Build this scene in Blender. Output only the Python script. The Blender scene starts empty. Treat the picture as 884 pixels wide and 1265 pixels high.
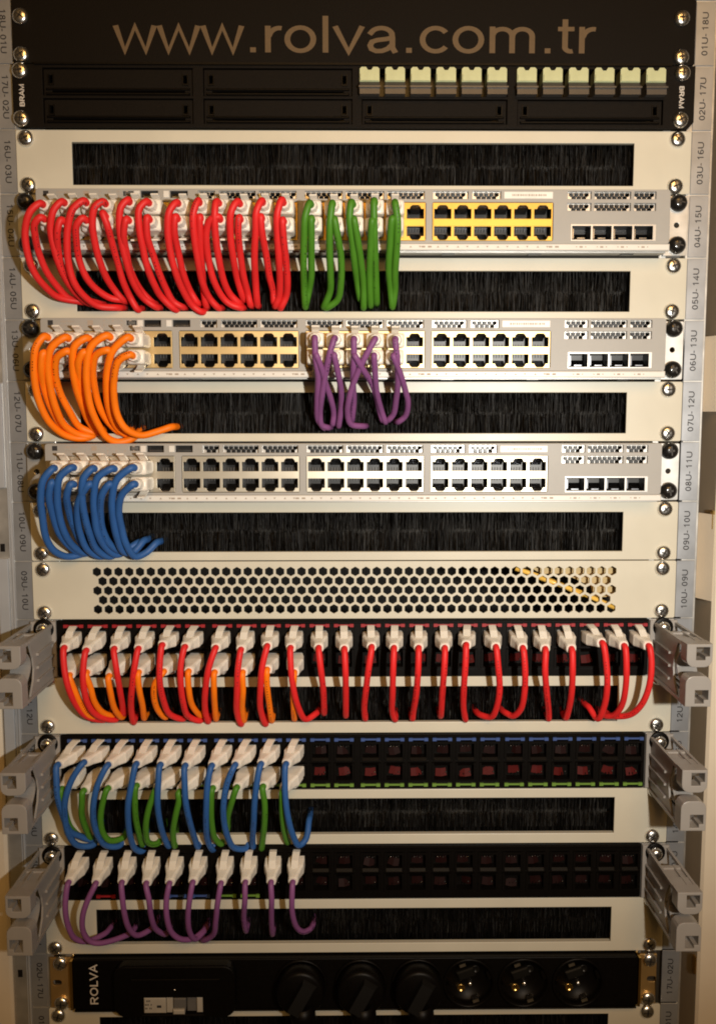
import bpy, bmesh, math, random
from mathutils import Vector, Matrix, Quaternion

random.seed(7)
C = bpy.context.scene.collection
sc = bpy.context.scene

# ------------------------------------------------------------------ camera
# Everything is written in millimetres: x right, y up (0 = top edge of the first rack unit), z towards the viewer.
MM = 0.001
TB = Matrix(((1, 0, 0), (0, 0, -1), (0, 1, 0)))          # millimetre axes -> Blender axes
CAM = Vector((-4.932, -289.737, 689.956))
RX, RY, RZ = -0.106212791, -0.0102218106, -0.000466106
FPX, IW, IH = 1150.0, 884.0, 1265.0
RCAM = Matrix.Rotation(RZ, 3, 'Z') @ Matrix.Rotation(RY, 3, 'Y') @ Matrix.Rotation(RX, 3, 'X')


def W(x, y, z):
    return Vector((x * MM, -z * MM, y * MM))


cam_d = bpy.data.cameras.new('camera')
cam = bpy.data.objects.new('camera', cam_d)
C.objects.link(cam)
cam_d.sensor_fit = 'VERTICAL'
cam_d.sensor_height = 36.0
cam_d.sensor_width = 36.0 * IW / IH
cam_d.lens = FPX / IH * 36.0
cam_d.clip_start = 0.01
cam_d.clip_end = 20
cam.matrix_world = Matrix.Translation(W(*CAM)) @ (TB @ RCAM).to_4x4()
sc.camera = cam

# ------------------------------------------------------------------ light
world = bpy.data.worlds.new('World')
sc.world = world
world.use_nodes = True
bg = world.node_tree.nodes['Background']
bg.inputs[0].default_value = (1.0, 0.58, 0.22, 1)
bg.inputs[1].default_value = 0.028


def area(name, loc, target, w, h, power, col, shape='RECTANGLE'):
    d = bpy.data.lights.new(name, 'AREA')
    d.shape = shape
    d.size = w * MM
    d.size_y = h * MM
    d.energy = power
    d.color = col
    o = bpy.data.objects.new(name, d)
    C.objects.link(o)
    a, b = W(*loc), W(*target)
    o.location = a
    o.rotation_euler = (b - a).to_track_quat('-Z', 'Y').to_euler()
    return o


hl = bpy.data.lights.new('hand_lamp', 'SPOT')
hl.energy = 25.0
hl.color = (1.0, 0.96, 0.875)
hl.shadow_soft_size = 0.013
hl.spot_size = math.radians(85)
hl.spot_blend = 1.0
ho = bpy.data.objects.new('hand_lamp', hl)
C.objects.link(ho)
ho.location = W(200, -288, 750)
ho.rotation_euler = (W(80, -275, 0) - W(200, -288, 750)).to_track_quat('-Z', 'Y').to_euler()
area('ceiling_lamp', (170, 420, 1500), (0, -350, 0), 800, 700, 9.6, (1.0, 0.53, 0.15))

sc.cycles.filter_width = 1.9
sc.view_settings.view_transform = 'Standard'
sc.view_settings.look = 'None'
sc.view_settings.exposure = 0.0
sc.view_settings.gamma = 1.0


# ------------------------------------------------------------------ materials
def mat(name, col, rough=0.5, metal=0.0, spec=0.5, var=0.06, vscale=120.0, bump=0.0, bscale=900.0, coat=0.0,
        trans=0.0, island=None, rvar=0.0):
    m = bpy.data.materials.new(name)
    m.use_nodes = True
    nt = m.node_tree
    b = nt.nodes['Principled BSDF']
    b.inputs['Roughness'].default_value = rough
    b.inputs['Metallic'].default_value = metal
    b.inputs['Specular IOR Level'].default_value = spec
    b.inputs['Coat Weight'].default_value = coat
    if trans:
        b.inputs['Subsurface Weight'].default_value = trans
        b.inputs['Subsurface Radius'].default_value = (0.004, 0.0035, 0.003)
        b.inputs['Subsurface Scale'].default_value = 1.0
    tc = nt.nodes.new('ShaderNodeTexCoord')
    n = nt.nodes.new('ShaderNodeTexNoise')
    n.inputs['Scale'].default_value = vscale
    n.inputs['Detail'].default_value = 5
    nt.links.new(tc.outputs['Object'], n.inputs['Vector'])
    r = nt.nodes.new('ShaderNodeValToRGB')
    lo = [max(0, c * (1 - var)) for c in col] + [1]
    hi = [min(1, c * (1 + var)) for c in col] + [1]
    r.color_ramp.elements[0].color = lo
    r.color_ramp.elements[0].position = 0.3
    r.color_ramp.elements[1].color = hi
    r.color_ramp.elements[1].position = 0.7
    if island:
        g = nt.nodes.new('ShaderNodeNewGeometry')
        nt.links.new(g.outputs['Random Per Island'], r.inputs[0])
        r.color_ramp.elements[0].position = 0.0
        r.color_ramp.elements[0].color = list(col) + [1]
        r.color_ramp.elements[1].position = 0.84
        r.color_ramp.elements[1].color = list(col) + [1]
        e = r.color_ramp.elements.new(1.0)
        e.color = list(island) + [1]
    else:
        nt.links.new(n.outputs['Fac'], r.inputs[0])
    nt.links.new(r.outputs[0], b.inputs['Base Color'])
    if rvar:
        mr = nt.nodes.new('ShaderNodeMapRange')
        mr.inputs[3].default_value = max(0.02, rough - rvar)
        mr.inputs[4].default_value = min(1, rough + rvar)
        nt.links.new(n.outputs['Fac'], mr.inputs[0])
        nt.links.new(mr.outputs[0], b.inputs['Roughness'])
    if bump:
        n2 = nt.nodes.new('ShaderNodeTexNoise')
        n2.inputs['Scale'].default_value = bscale
        n2.inputs['Detail'].default_value = 3
        nt.links.new(tc.outputs['Object'], n2.inputs['Vector'])
        bp = nt.nodes.new('ShaderNodeBump')
        bp.inputs['Strength'].default_value = bump
        bp.inputs['Distance'].default_value = 0.0004
        nt.links.new(n2.outputs['Fac'], bp.inputs['Height'])
        nt.links.new(bp.outputs[0], b.inputs['Normal'])
    return m


M = {}
M['panel'] = mat('beige_paint', (0.58, 0.545, 0.445), 0.36, var=0.045, vscale=22, rvar=0.07, bump=0.12, bscale=1600)
M['black'] = mat('black_powder_coat', (0.0048, 0.0031, 0.0017), 0.6, spec=0.12, var=0.25, vscale=900, bump=0.5, bscale=1500)
M['blackplast'] = mat('black_plastic', (0.0028, 0.002, 0.0014), 0.42, spec=0.13, var=0.2, vscale=300, bump=0.1)
M['ink_tan'] = mat('tan_print', (0.125, 0.08, 0.04), 0.6, spec=0.25, var=0.06, vscale=300)
M['ink_white'] = mat('white_print', (0.60, 0.55, 0.49), 0.6)
M['ink_dark'] = mat('dark_print', (0.02, 0.019, 0.021), 0.6)
M['ink_brown'] = mat('brown_print', (0.36, 0.29, 0.23), 0.6)
M['switch'] = mat('switch_grey', (0.335, 0.318, 0.292), 0.45, var=0.03, vscale=60, bump=0.15, bscale=1800)
M['band'] = mat('switch_white_band', (0.70, 0.67, 0.62), 0.35, var=0.02)
M['chassis'] = mat('chassis_metal', (0.36, 0.35, 0.33), 0.38, metal=0.7, var=0.08, vscale=80)
M['grille'] = mat('grille_metal', (0.62, 0.60, 0.57), 0.33, metal=0.6, var=0.05)
M['yellow'] = mat('yellow_port_frame', (0.60, 0.37, 0.07), 0.38, metal=0.5, var=0.12, vscale=60)
M['yellow_band'] = mat('yellow_port_band', (0.90, 0.62, 0.07), 0.35, var=0.04)
M['shield_gold'] = mat('port_shield_warm_reflect', (0.62, 0.47, 0.24), 0.40, metal=0.85, var=0.14, vscale=40)  # shield metal with the warm reflection put into its colour
M['shield'] = mat('port_shield_metal', (0.58, 0.53, 0.43), 0.38, metal=0.85, var=0.12, vscale=40)
M['portdark'] = mat('port_black', (0.008, 0.007, 0.007), 0.35)
M['contact'] = mat('port_contact_grey', (0.36, 0.37, 0.40), 0.24, metal=1.0, var=0.2, vscale=200)
M['gold'] = mat('gold_contact_warm_light', (0.75, 0.5, 0.16), 0.25, metal=1.0)  # pin contacts, and gold painted in for warm light
M['chrome'] = mat('chrome', (0.86, 0.85, 0.82), 0.27, metal=1.0, var=0.06, vscale=260, rvar=0.08)
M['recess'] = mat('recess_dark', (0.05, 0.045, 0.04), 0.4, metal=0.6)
M['blackscrew'] = mat('black_screw', (0.012, 0.011, 0.010), 0.2, var=0.2, coat=0.3)
M['galv'] = mat('galvanised_steel', (0.58, 0.57, 0.545), 0.38, metal=0.75, var=0.14, vscale=70, rvar=0.10)
M['strip'] = mat('label_strip_grey', (0.40, 0.415, 0.44), 0.36, metal=0.62, var=0.07, vscale=60, rvar=0.08)
M['postgrey'] = mat('rail_grey_paint', (0.44, 0.46, 0.49), 0.42, metal=0.25, var=0.07, vscale=30)
M['post'] = mat('cabinet_beige', (0.68, 0.60, 0.48), 0.5, var=0.05, vscale=25, bump=0.2)
M['interior'] = mat('interior_dark', (0.02, 0.017, 0.013), 0.7)
M['bristle'] = mat('brush_bristle', (0.0022, 0.0019, 0.0017), 0.5, spec=0.18, island=(0.022, 0.022, 0.024))  # the few lighter bristles paint in glint streaks
M['red'] = mat('red_jacket', (0.70, 0.022, 0.022), 0.5, spec=0.32, var=0.05, vscale=90)
M['orange'] = mat('orange_jacket', (0.95, 0.20, 0.004), 0.5, spec=0.32, var=0.05, vscale=90)
M['blue'] = mat('blue_jacket', (0.026, 0.10, 0.31), 0.5, spec=0.32, var=0.06, vscale=90)
M['green'] = mat('green_jacket', (0.065, 0.21, 0.015), 0.5, spec=0.32, var=0.06, vscale=90)
M['purple'] = mat('purple_jacket', (0.22, 0.075, 0.215), 0.5, spec=0.32, var=0.06, vscale=90)
for nm_, c_ in (('red', (0.22, 0.006, 0.008)), ('orange', (0.25, 0.04, 0.002)), ('blue', (0.006, 0.02, 0.07)), ('green', (0.02, 0.06, 0.005)), ('purple', (0.05, 0.016, 0.05))):
    M['print_' + nm_] = mat(nm_ + '_print', c_, 0.5)
M['plug'] = mat('ivory_plug', (0.80, 0.745, 0.66), 0.36, var=0.03, trans=0.12)
M['ring'] = mat('grey_ring_plastic', (0.31, 0.29, 0.27), 0.36, var=0.05, vscale=60)
M['bar_red'] = mat('red_icon', (0.30, 0.015, 0.02), 0.4)
M['bar_blue'] = mat('blue_icon', (0.045, 0.085, 0.25), 0.4)
M['bar_green'] = mat('green_icon', (0.14, 0.26, 0.04), 0.4)
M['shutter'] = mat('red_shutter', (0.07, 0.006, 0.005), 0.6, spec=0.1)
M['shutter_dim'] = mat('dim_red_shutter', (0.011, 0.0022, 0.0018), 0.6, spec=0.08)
M['glint'] = mat('jack_clip_clear', (0.30, 0.28, 0.27), 0.15, metal=0.8)
M['cap'] = mat('pale_green_cap', (0.50, 0.53, 0.31), 0.4, var=0.08, trans=0.08)
M['adapter'] = mat('adapter_grey', (0.07, 0.062, 0.055), 0.35)
M['breaker'] = mat('breaker_white', (0.40, 0.37, 0.32), 0.4)
M['lever'] = mat('breaker_grey', (0.12, 0.115, 0.11), 0.4)
M['sticker'] = mat('sticker_white', (0.78, 0.75, 0.70), 0.35)
M['yellowcord'] = mat('yellow_cord', (0.80, 0.50, 0.10), 0.3)
M['grip'] = mat('grip_black', (0.005, 0.0045, 0.004), 0.45, spec=0.2)
M['zinc'] = mat('yellow_zinc_steel', (0.80, 0.52, 0.20), 0.35, metal=0.85, var=0.1, vscale=60)  # bracket steel, its gold tone is warm reflection put into the colour
M['sock'] = mat('socket_grey', (0.008, 0.0075, 0.0065), 0.35, spec=0.25)
M['tan'] = mat('tan_sheet', (0.52, 0.38, 0.17), 0.5)


# ------------------------------------------------------------------ mesh helpers (millimetres)
class MB:
    def __init__(s):
        s.v, s.f, s.mi, s.sm = [], [], [], []

    def add(s, vs, fs, mi=0, smooth=False):
        o = len(s.v)
        s.v += [tuple(v) for v in vs]
        for f in fs:
            s.f.append([o + i for i in f])
            s.mi.append(mi)
            s.sm.append(smooth)

    def box(s, x0, x1, y0, y1, z0, z1, mi=0):
        s.add([(x0, y0, z0), (x1, y0, z0), (x1, y1, z0), (x0, y1, z0), (x0, y0, z1), (x1, y0, z1), (x1, y1, z1), (x0, y1, z1)],
              [(3, 2, 1, 0), (4, 5, 6, 7), (0, 1, 5, 4), (1, 2, 6, 5), (2, 3, 7, 6), (3, 0, 4, 7)], mi)
        return s

    def bbox(s, x0, x1, y0, y1, z0, z1, b, mi=0):
        """box with its front edges chamfered"""
        vs = [(x0, y0, z0), (x1, y0, z0), (x1, y1, z0), (x0, y1, z0), (x0, y0, z1 - b), (x1, y0, z1 - b), (x1, y1, z1 - b), (x0, y1, z1 - b),
              (x0 + b, y0 + b, z1), (x1 - b, y0 + b, z1), (x1 - b, y1 - b, z1), (x0 + b, y1 - b, z1)]
        fs = [(3, 2, 1, 0), (0, 1, 5, 4), (1, 2, 6, 5), (2, 3, 7, 6), (3, 0, 4, 7), (4, 5, 9, 8), (5, 6, 10, 9), (6, 7, 11, 10), (7, 4, 8, 11), (8, 9, 10, 11)]
        s.add(vs, fs, mi)
        return s

    def prism(s, poly, z0, z1, mi=0):
        n = len(poly)
        vs = [(x, y, z0) for x, y in poly] + [(x, y, z1) for x, y in poly]
        fs = [list(range(n))[::-1], list(range(n, 2 * n))] + [(i, (i + 1) % n, n + (i + 1) % n, n + i) for i in range(n)]
        s.add(vs, fs, mi)
        return s

    def prism_x(s, poly, x0, x1, mi=0):
        """poly in (z, y)"""
        n = len(poly)
        vs = [(x0, y, z) for z, y in poly] + [(x1, y, z) for z, y in poly]
        fs = [list(range(n)), list(range(n, 2 * n))[::-1]] + [(i, n + i, n + (i + 1) % n, (i + 1) % n) for i in range(n)]
        s.add(vs, fs, mi)
        return s

    def loft(s, rings, mi=0, smooth=False, caps=True):
        n = len(rings[0])
        o = len(s.v)
        vs, fs = [], []
        for r in rings:
            vs += r
        for k in range(len(rings) - 1):
            for i in range(n):
                j = (i + 1) % n
                fs.append((k * n + i, k * n + j, (k + 1) * n + j, (k + 1) * n + i))
        s.add(vs, fs, mi, smooth)
        if caps:
            for idx, k in ((list(range(n))[::-1], 0), (list(range(n)), len(rings) - 1)):
                s.f.append([o + k * n + i for i in idx])
                s.mi.append(mi)
                s.sm.append(False)
        return s

    def lathe(s, prof, cx, cy, n=20, mi=0, smooth=True, caps=True):
        rings = [[(cx + r * math.cos(2 * math.pi * i / n), cy + r * math.sin(2 * math.pi * i / n), z) for i in range(n)] for r, z in prof]
        return s.loft(rings, mi, smooth, caps)

    def tube(s, pts, r, n=8, mi=0):
        P = [Vector(p) for p in pts]
        t0 = (P[1] - P[0]).normalized()
        u = t0.orthogonal().normalized()
        rings = []
        pt = t0
        for i, p in enumerate(P):
            t = (P[min(i + 1, len(P) - 1)] - P[max(i - 1, 0)]).normalized()
            u = (pt.rotation_difference(t) @ u)
            u = (u - t * u.dot(t)).normalized()
            w = t.cross(u)
            rr = r[i] if isinstance(r, (list, tuple)) else r
            rings.append([tuple(p + (u * math.cos(2 * math.pi * k / n) + w * math.sin(2 * math.pi * k / n)) * rr) for k in range(n)])
            pt = t
        return s.loft(rings, mi, True)

    def mesh(s, name, mats, org=(0, 0, 0)):
        ox, oy, oz = org
        me = bpy.data.meshes.new(name)
        me.from_pydata([((x - ox) * MM, -(z - oz) * MM, (y - oy) * MM) for x, y, z in s.v], [], s.f)
        for m in (mats if isinstance(mats, (list, tuple)) else [mats]):
            me.materials.append(m)
        for p, mi, sm in zip(me.polygons, s.mi, s.sm):
            p.material_index = mi
            p.use_smooth = sm
        bm = bmesh.new()
        bm.from_mesh(me)
        bmesh.ops.recalc_face_normals(bm, faces=bm.faces)
        bm.to_mesh(me)
        bm.free()
        return me


ORG = {}


def thing(name, loc, label, cat, group=None):
    o = bpy.data.objects.new(name, None)
    o.empty_display_size = 0.01
    C.objects.link(o)
    o.location = W(*loc)
    ORG[o] = Vector(loc)
    o['label'] = label
    o['category'] = cat
    if group:
        o['group'] = group
    return o


def put(name, me, parent, loc, rot=None, label=None):
    """place a mesh authored round its own origin at world point loc, under parent"""
    o = bpy.data.objects.new(name, me)
    C.objects.link(o)
    if parent:
        o.parent = parent
        o.location = W(*(Vector(loc) - ORG[parent]))
    else:
        o.location = W(*loc)
    ORG[o] = Vector(loc)
    if rot is not None:
        o.rotation_mode = 'QUATERNION'
        o.rotation_quaternion = rot
    if label:
        o['label'] = label
    return o


def part(name, mb, m, parent, label=None, org=None):
    """a mesh authored in world millimetres"""
    org = org or (tuple(ORG[parent]) if parent else (0, 0, 0))
    return put(name, mb.mesh(name, m, org), parent, org, None, label)


def curve_mesh(name, outer, holes, z0, z1, mats, org=(0, 0, 0), bevel=0.0):
    cu = bpy.data.curves.new(name, 'CURVE')
    cu.dimensions = '2D'
    cu.fill_mode = 'BOTH'
    K = 0.01                                     # build at 1 unit = 100 mm, then scale
    cu.extrude = max(1e-5, ((z1 - z0) / 2 - bevel) * K)
    cu.bevel_depth = bevel * K
    cu.bevel_resolution = 1
    cu.offset = -bevel * K
    for poly in [outer] + list(holes):
        sp = cu.splines.new('POLY')
        sp.points.add(len(poly) - 1)
        for p, (x, y) in zip(sp.points, poly):
            p.co = ((x - org[0]) * K, (y - org[1]) * K, 0, 1)
        sp.use_cyclic_u = True
    ob = bpy.data.objects.new(name, cu)
    C.objects.link(ob)
    me = bpy.data.meshes.new_from_object(ob.evaluated_get(bpy.context.evaluated_depsgraph_get()))
    bpy.data.objects.remove(ob)
    bpy.data.curves.remove(cu)
    me.name = name
    zc = (z0 + z1) / 2 - org[2]
    me.transform(Matrix(((0.1, 0, 0, 0), (0, 0, -0.1, -zc * MM), (0, 0.1, 0, 0), (0, 0, 0, 1))))
    me.materials.clear()
    me.materials.append(mats)
    for p in me.polygons:
        p.use_smooth = False
    return me


def plate(name, outer, holes, z0, z1, m, parent, bevel=0.0):
    return put(name, curve_mesh(name, outer, holes, z0, z1, m, ORG[parent], bevel), parent, ORG[parent])


def rect(x0, x1, y0, y1):
    return [(x0, y0), (x1, y0), (x1, y1), (x0, y1)]


def rrect(x0, x1, y0, y1, r, n=4):
    out = []
    for cx, cy, a in ((x1 - r, y0 + r, -90), (x1 - r, y1 - r, 0), (x0 + r, y1 - r, 90), (x0 + r, y0 + r, 180)):
        for k in range(n + 1):
            t = math.radians(a + 90 * k / n)
            out.append((cx + r * math.cos(t), cy + r * math.sin(t)))
    return out


def circ(cx, cy, r, n=16, ph=0):
    return [(cx + r * math.cos(2 * math.pi * (i + ph) / n), cy + r * math.sin(2 * math.pi * (i + ph) / n)) for i in range(n)]


TEXTS = {}


def _arc(cx, cy, rx, ry, a0, a1, n=14):
    return [(cx + rx * math.cos(math.radians(a0 + (a1 - a0) * i / n)), cy + ry * math.sin(math.radians(a0 + (a1 - a0) * i / n))) for i in range(n + 1)]


def _ell(cx, cy, rx, ry, n=24):
    return ('c', [(cx + rx * math.cos(2 * math.pi * i / n), cy + ry * math.sin(2 * math.pi * i / n)) for i in range(n)])


# a plain grotesque hand: each letter is (advance, strokes); capitals are 1 high, strokes are centre lines
GL = {
    'w': (0.90, [[(.05, .72), (.235, .02), (.45, .70), (.665, .02), (.85, .72)]]),
    'r': (0.43, [[(.13, 0), (.13, .725)], [(.13, .42)] + _arc(.37, .40, .22, .265, 165, 78, 8)]),
    'o': (0.74, [_ell(.37, .3625, .27, .318)]),
    'l': (0.30, [[(.15, 0), (.15, 1.0)]]),
    'v': (0.66, [[(.05, .72), (.33, .02), (.61, .72)]]),
    'a': (0.74, [[(.10, .50)] + _arc(.345, .475, .225, .20, 160, 15, 10) + [(.575, .40), (.575, .14), (.64, .0)],
                 [(.575, .41), (.44, .375), (.26, .345), (.155, .30), (.115, .20), (.145, .10), (.24, .045), (.36, .05), (.48, .11), (.56, .21)]]),
    'c': (0.68, [_arc(.37, .3625, .27, .318, 38, 322, 22)]),
    'm': (1.10, [[(.13, 0), (.13, .725)], [(.13, .42)] + _arc(.335, .46, .205, .20, 175, 0, 10) + [(.54, 0)], [(.54, .42)] + _arc(.75, .46, .205, .20, 175, 0, 10) + [(.955, 0)]]),
    't': (0.40, [[(.18, .93), (.18, .17)] + _arc(.30, .17, .12, .115, 190, 290, 7), [(.03, .665), (.37, .665)]]),
    '.': (0.36, [[(.18, 0), (.18, .135)]]),
    '-': (0.42, [[(.05, .36), (.37, .36)]]),
    ' ': (0.30, []),
    '0': (0.74, [_ell(.37, .5, .235, .435)]),
    '1': (0.74, [[(.18, .74), (.40, .95), (.40, 0)]]),
    '2': (0.74, [_arc(.37, .68, .235, .255, 165, -25, 12) + [(.14, .14), (.12, .065), (.62, .065)]]),
    '3': (0.74, [_arc(.36, .715, .20, .22, 160, -80, 12), _arc(.36, .285, .235, .22, 85, -160, 12)]),
    '4': (0.74, [[(.50, 0), (.50, .93), (.11, .27), (.68, .27)]]),
    '5': (0.74, [[(.60, .935), (.22, .935), (.17, .50)] + _arc(.36, .325, .235, .265, 125, -155, 14)]),
    '6': (0.74, [_ell(.37, .30, .23, .235), _arc(.40, .47, .265, .46, 195, 55, 10)]),
    '7': (0.74, [[(.12, .935), (.62, .935), (.30, 0)]]),
    '8': (0.74, [_ell(.37, .735, .19, .20), _ell(.37, .275, .235, .21)]),
    '9': (0.74, [_ell(.37, .70, .23, .235), _arc(.34, .53, .265, .46, 15, -125, 10)]),
    'U': (0.98, [[(.15, 1), (.15, .36)] + _arc(.49, .36, .34, .295, 180, 360, 14) + [(.83, 1)]]),
    'B': (0.92, [[(.15, 0), (.15, 1)], [(.15, .935), (.46, .935)] + _arc(.50, .74, .22, .195, 90, -90, 8) + [(.15, .53)], [(.50, .53)] + _arc(.53, .297, .26, .232, 90, -90, 8) + [(.15, .065)]]),
    'R': (0.98, [[(.15, 0), (.15, 1)], [(.15, .935), (.52, .935)] + _arc(.56, .72, .24, .215, 90, -90, 8) + [(.15, .49)], [(.50, .48), (.84, 0)]]),
    'A': (0.92, [[(.06, 0), (.46, .98), (.86, 0)], [(.20, .33), (.72, .33)]]),
    'M': (1.14, [[(.14, 0), (.14, .97), (.57, .08), (1.00, .97), (1.00, 0)]]),
    'O': (1.06, [_ell(.53, .5, .40, .435)]),
    'L': (0.76, [[(.16, 1), (.16, .065), (.72, .065)]]),
    'V': (0.92, [[(.06, 1), (.46, .03), (.86, 1)]]),
    'C': (1.00, [_arc(.52, .5, .38, .435, 35, 325, 22)]),
    'I': (0.38, [[(.19, 0), (.19, 1)]]),
    'S': (0.92, [_arc(.46, .725, .27, .21, 30, 250, 12) + _arc(.47, .275, .29, .21, 75, -150, 12)]),
}


def text_mesh(txt, w, h, m, thick=0.1, weight=0.13):
    """flat lettering, its ink fitted to w x h millimetres and standing thick above its origin"""
    key = (txt, w, h, m.name)
    if key in TEXTS:
        return TEXTS[key]
    V, F = [], []
    pen, lay = 0.0, 0
    hw = weight / 2
    for ch in txt:
        adv, strokes = GL[ch]
        for st in strokes:
            closed = isinstance(st, tuple)
            P = [Vector((x + pen, y)) for x, y in (st[1] if closed else st)]
            n = len(P)
            L, Rr = [], []
            for i in range(n):
                a = P[i - 1] if (i > 0 or closed) else None
                b = P[(i + 1) % n] if (i < n - 1 or closed) else None
                d1 = (P[i] - a).normalized() if a is not None else None
                d2 = (b - P[i]).normalized() if b is not None else None
                d1 = d1 if d1 is not None else d2
                d2 = d2 if d2 is not None else d1
                n1, n2 = Vector((-d1.y, d1.x)), Vector((-d2.y, d2.x))
                nn = (n1 + n2)
                nn = nn.normalized() if nn.length > 1e-4 else n1
                k = min(1.9, 1 / max(0.3, nn.dot(n1)))
                L.append(P[i] + nn * hw * k)
                Rr.append(P[i] - nn * hw * k)
            o = len(V)
            z = thick + (lay % 3) * 0.012
            lay += 1
            for i in range(n):
                V += [(L[i].x, L[i].y, z), (Rr[i].x, Rr[i].y, z), (L[i].x, L[i].y, 0), (Rr[i].x, Rr[i].y, 0)]
            for i in range(n if closed else n - 1):
                j = (i + 1) % n
                p, q = o + 4 * i, o + 4 * j
                F += [(p + 1, q + 1, q, p), (p, q, q + 2, p + 2), (q + 1, p + 1, p + 3, q + 3)]
            if not closed:
                e = o + 4 * (n - 1)
                F += [(o + 1, o, o + 2, o + 3), (e, e + 1, e + 3, e + 2)]
        pen += adv
    xs, ys = [v[0] for v in V], [v[1] for v in V]
    x0, x1, y0, y1 = min(xs), max(xs), min(ys), max(ys)
    sx, sy = w / (x1 - x0), h / (y1 - y0)
    me = bpy.data.meshes.new('lettering')
    me.from_pydata([((x - (x0 + x1) / 2) * sx * MM, -z * MM, (y - (y0 + y1) / 2) * sy * MM) for x, y, z in V], [], F)
    me.materials.append(m)
    TEXTS[key] = me
    return me


def rotz(deg):
    return Quaternion((0, -1, 0), math.radians(deg))     # counter-clockwise as seen by the viewer


def unproj(px, py, z):
    d = RCAM @ Vector(((px - IW / 2) / FPX, -(py - IH / 2) / FPX, -1.0))
    t = (z - CAM.z) / d.z
    return CAM + d * t


U = 44.45


def T(k):
    return -U * (k - 1)


# ------------------------------------------------------------------ shared screw meshes
def screw_mesh(name, r, h, mats, washer=None, n=20):
    mb = MB()
    prof = [(r * 0.98, 0), (r, h * 0.22), (r * 0.95, h * 0.50), (r * 0.80, h * 0.78), (r * 0.56, h * 0.95), (r * 0.30, h), (0.01, h)]
    if washer:
        mb.lathe([(washer, -0.2), (washer, 0.8), (washer - 0.8, 1.3), (r * 0.9, 1.3)], 0, 0, 20, 2)
        prof = [(a, b + 1.0) for a, b in prof]
        h += 1.0
    mb.lathe(prof, 0, 0, n, 0)
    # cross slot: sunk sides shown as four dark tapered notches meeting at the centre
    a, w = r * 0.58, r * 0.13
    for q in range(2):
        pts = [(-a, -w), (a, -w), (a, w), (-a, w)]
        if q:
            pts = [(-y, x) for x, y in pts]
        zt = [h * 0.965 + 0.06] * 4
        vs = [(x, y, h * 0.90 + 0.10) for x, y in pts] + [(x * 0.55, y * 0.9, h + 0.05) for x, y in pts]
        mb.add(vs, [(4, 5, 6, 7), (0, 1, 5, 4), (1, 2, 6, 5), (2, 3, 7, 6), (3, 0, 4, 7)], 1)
    return mb.mesh(name, mats)


SCREW = screw_mesh('screw', 5.7, 3.6, [M['chrome'], M['recess']])
RSCREW = screw_mesh('screw', 5.0, 5.0, [M['chrome'], M['recess'], M['blackplast']], washer=7.6)
TSCREW = screw_mesh('thumbscrew', 6.4, 7.0, [M['blackscrew'], M['recess']])


def screws(parent, k, z, xs, offs=(-6.2, -38.4), mesh=None, name='screw'):
    for x in xs:
        for o in offs:
            put(name, mesh or SCREW, parent, (x + random.uniform(-.5, .5), T(k) + o + random.uniform(-.4, .4), z), rotz(random.uniform(0, 90)))


# ------------------------------------------------------------------ cabinet: rails, posts, interior
mb = MB()
mb.box(-300, 300, -900, 40, -330, -326)
mb.box(-300, 300, -904, -900, -330, -12)
mb.box(-300, 300, 40, 44, -330, -12)
o = part('cabinet_interior', mb, M['interior'], None)
o['kind'] = 'structure'


def rail(side):
    s = side
    nm = 'left' if s < 0 else 'right'
    t = thing('rack_rail', (s * 245, -850, -4),
              'galvanised rack rail on the %s with its strip of printed unit numbers' % nm, 'rack rail', 'rack rails')
    xo = 257.5 if s > 0 else 268
    holes = []
    for k in range(1, 20):
        for off in (-6.2, -22.2, -38.4):
            y = T(k) + off
            holes.append(rect(s * 232 - 4.6, s * 232 + 4.6, y - 4.6, y + 4.6))
    a, b = sorted((s * 221, s * xo))
    plate('rail_flange', rect(a, b, -860, 30), holes, -4.5, -2.2, M['galv'], t, 0.4)
    mb = MB()
    a, b = sorted((s * 223.6, s * 225.8))
    mb.box(a, b, -860, 30, -60, -4.6)
    part('inner_flange', mb, M['galv'], t)
    mb = MB()
    a, b = sorted((s * xo, s * (xo - 2)))
    mb.box(a, b, -860, 30, -45, -4.6)
    part('outer_flange', mb, M['post'] if s > 0 else M['postgrey'], t)
    cells = []
    for k in range(0, 20):
        n1, n2 = k, 19 - k
        x0, x1 = sorted((s * 241.9, s * (255.6 if s > 0 else 254.2)))
        mb = MB()
        mb.bbox(x0, x1, T(k) - U + 0.55, T(k) - 0.55, -2.1, -1.2, 0.25)
        c = part('unit_label', mb, M['strip'], t, org=((x0 + x1) / 2, T(k) - U / 2, -2))
        if 1 <= k <= 18:
            txt = ('%02dU- %02dU' % (n1, n2)) if s > 0 else ('%02dU- %02dU' % (n2, n1))
            put('lettering', text_mesh(txt, 29.5, 4.7, M['ink_dark'], 0.06, 0.15), c, (s * (248.4 if s > 0 else 247.6), T(k) - U / 2, -1.15), rotz(90 if s > 0 else -90))
    if s < 0:
        # grey outer flange: raised edge lines and square knock-outs
        mb = MB()
        mb.box(-256.2, -254.8, -860, 30, -2.2, -0.6)
        mb.box(-258.0, -257.2, -860, 30, -2.2, -1.2)
        part('edge_rib', mb, M['postgrey'], t)
        mb = MB()
        for y0, y1 in ((-345, -268), (-470, -398), (-610, -505)):
            mb.bbox(-266.8, -259.0, y0, y1, -2.2, 0.4, 0.4)
            part('cover_plate', mb, M['postgrey'], t)
            mb = MB()
        for y in (-255, -390, -728):
            mb = MB()
            mb.box(-265, -261.5, y - 3, y + 3, -2.2, -1.95)
            part('square_hole', mb, M['portdark'], t)
    return t


rail(-1)
rail(1)


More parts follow.
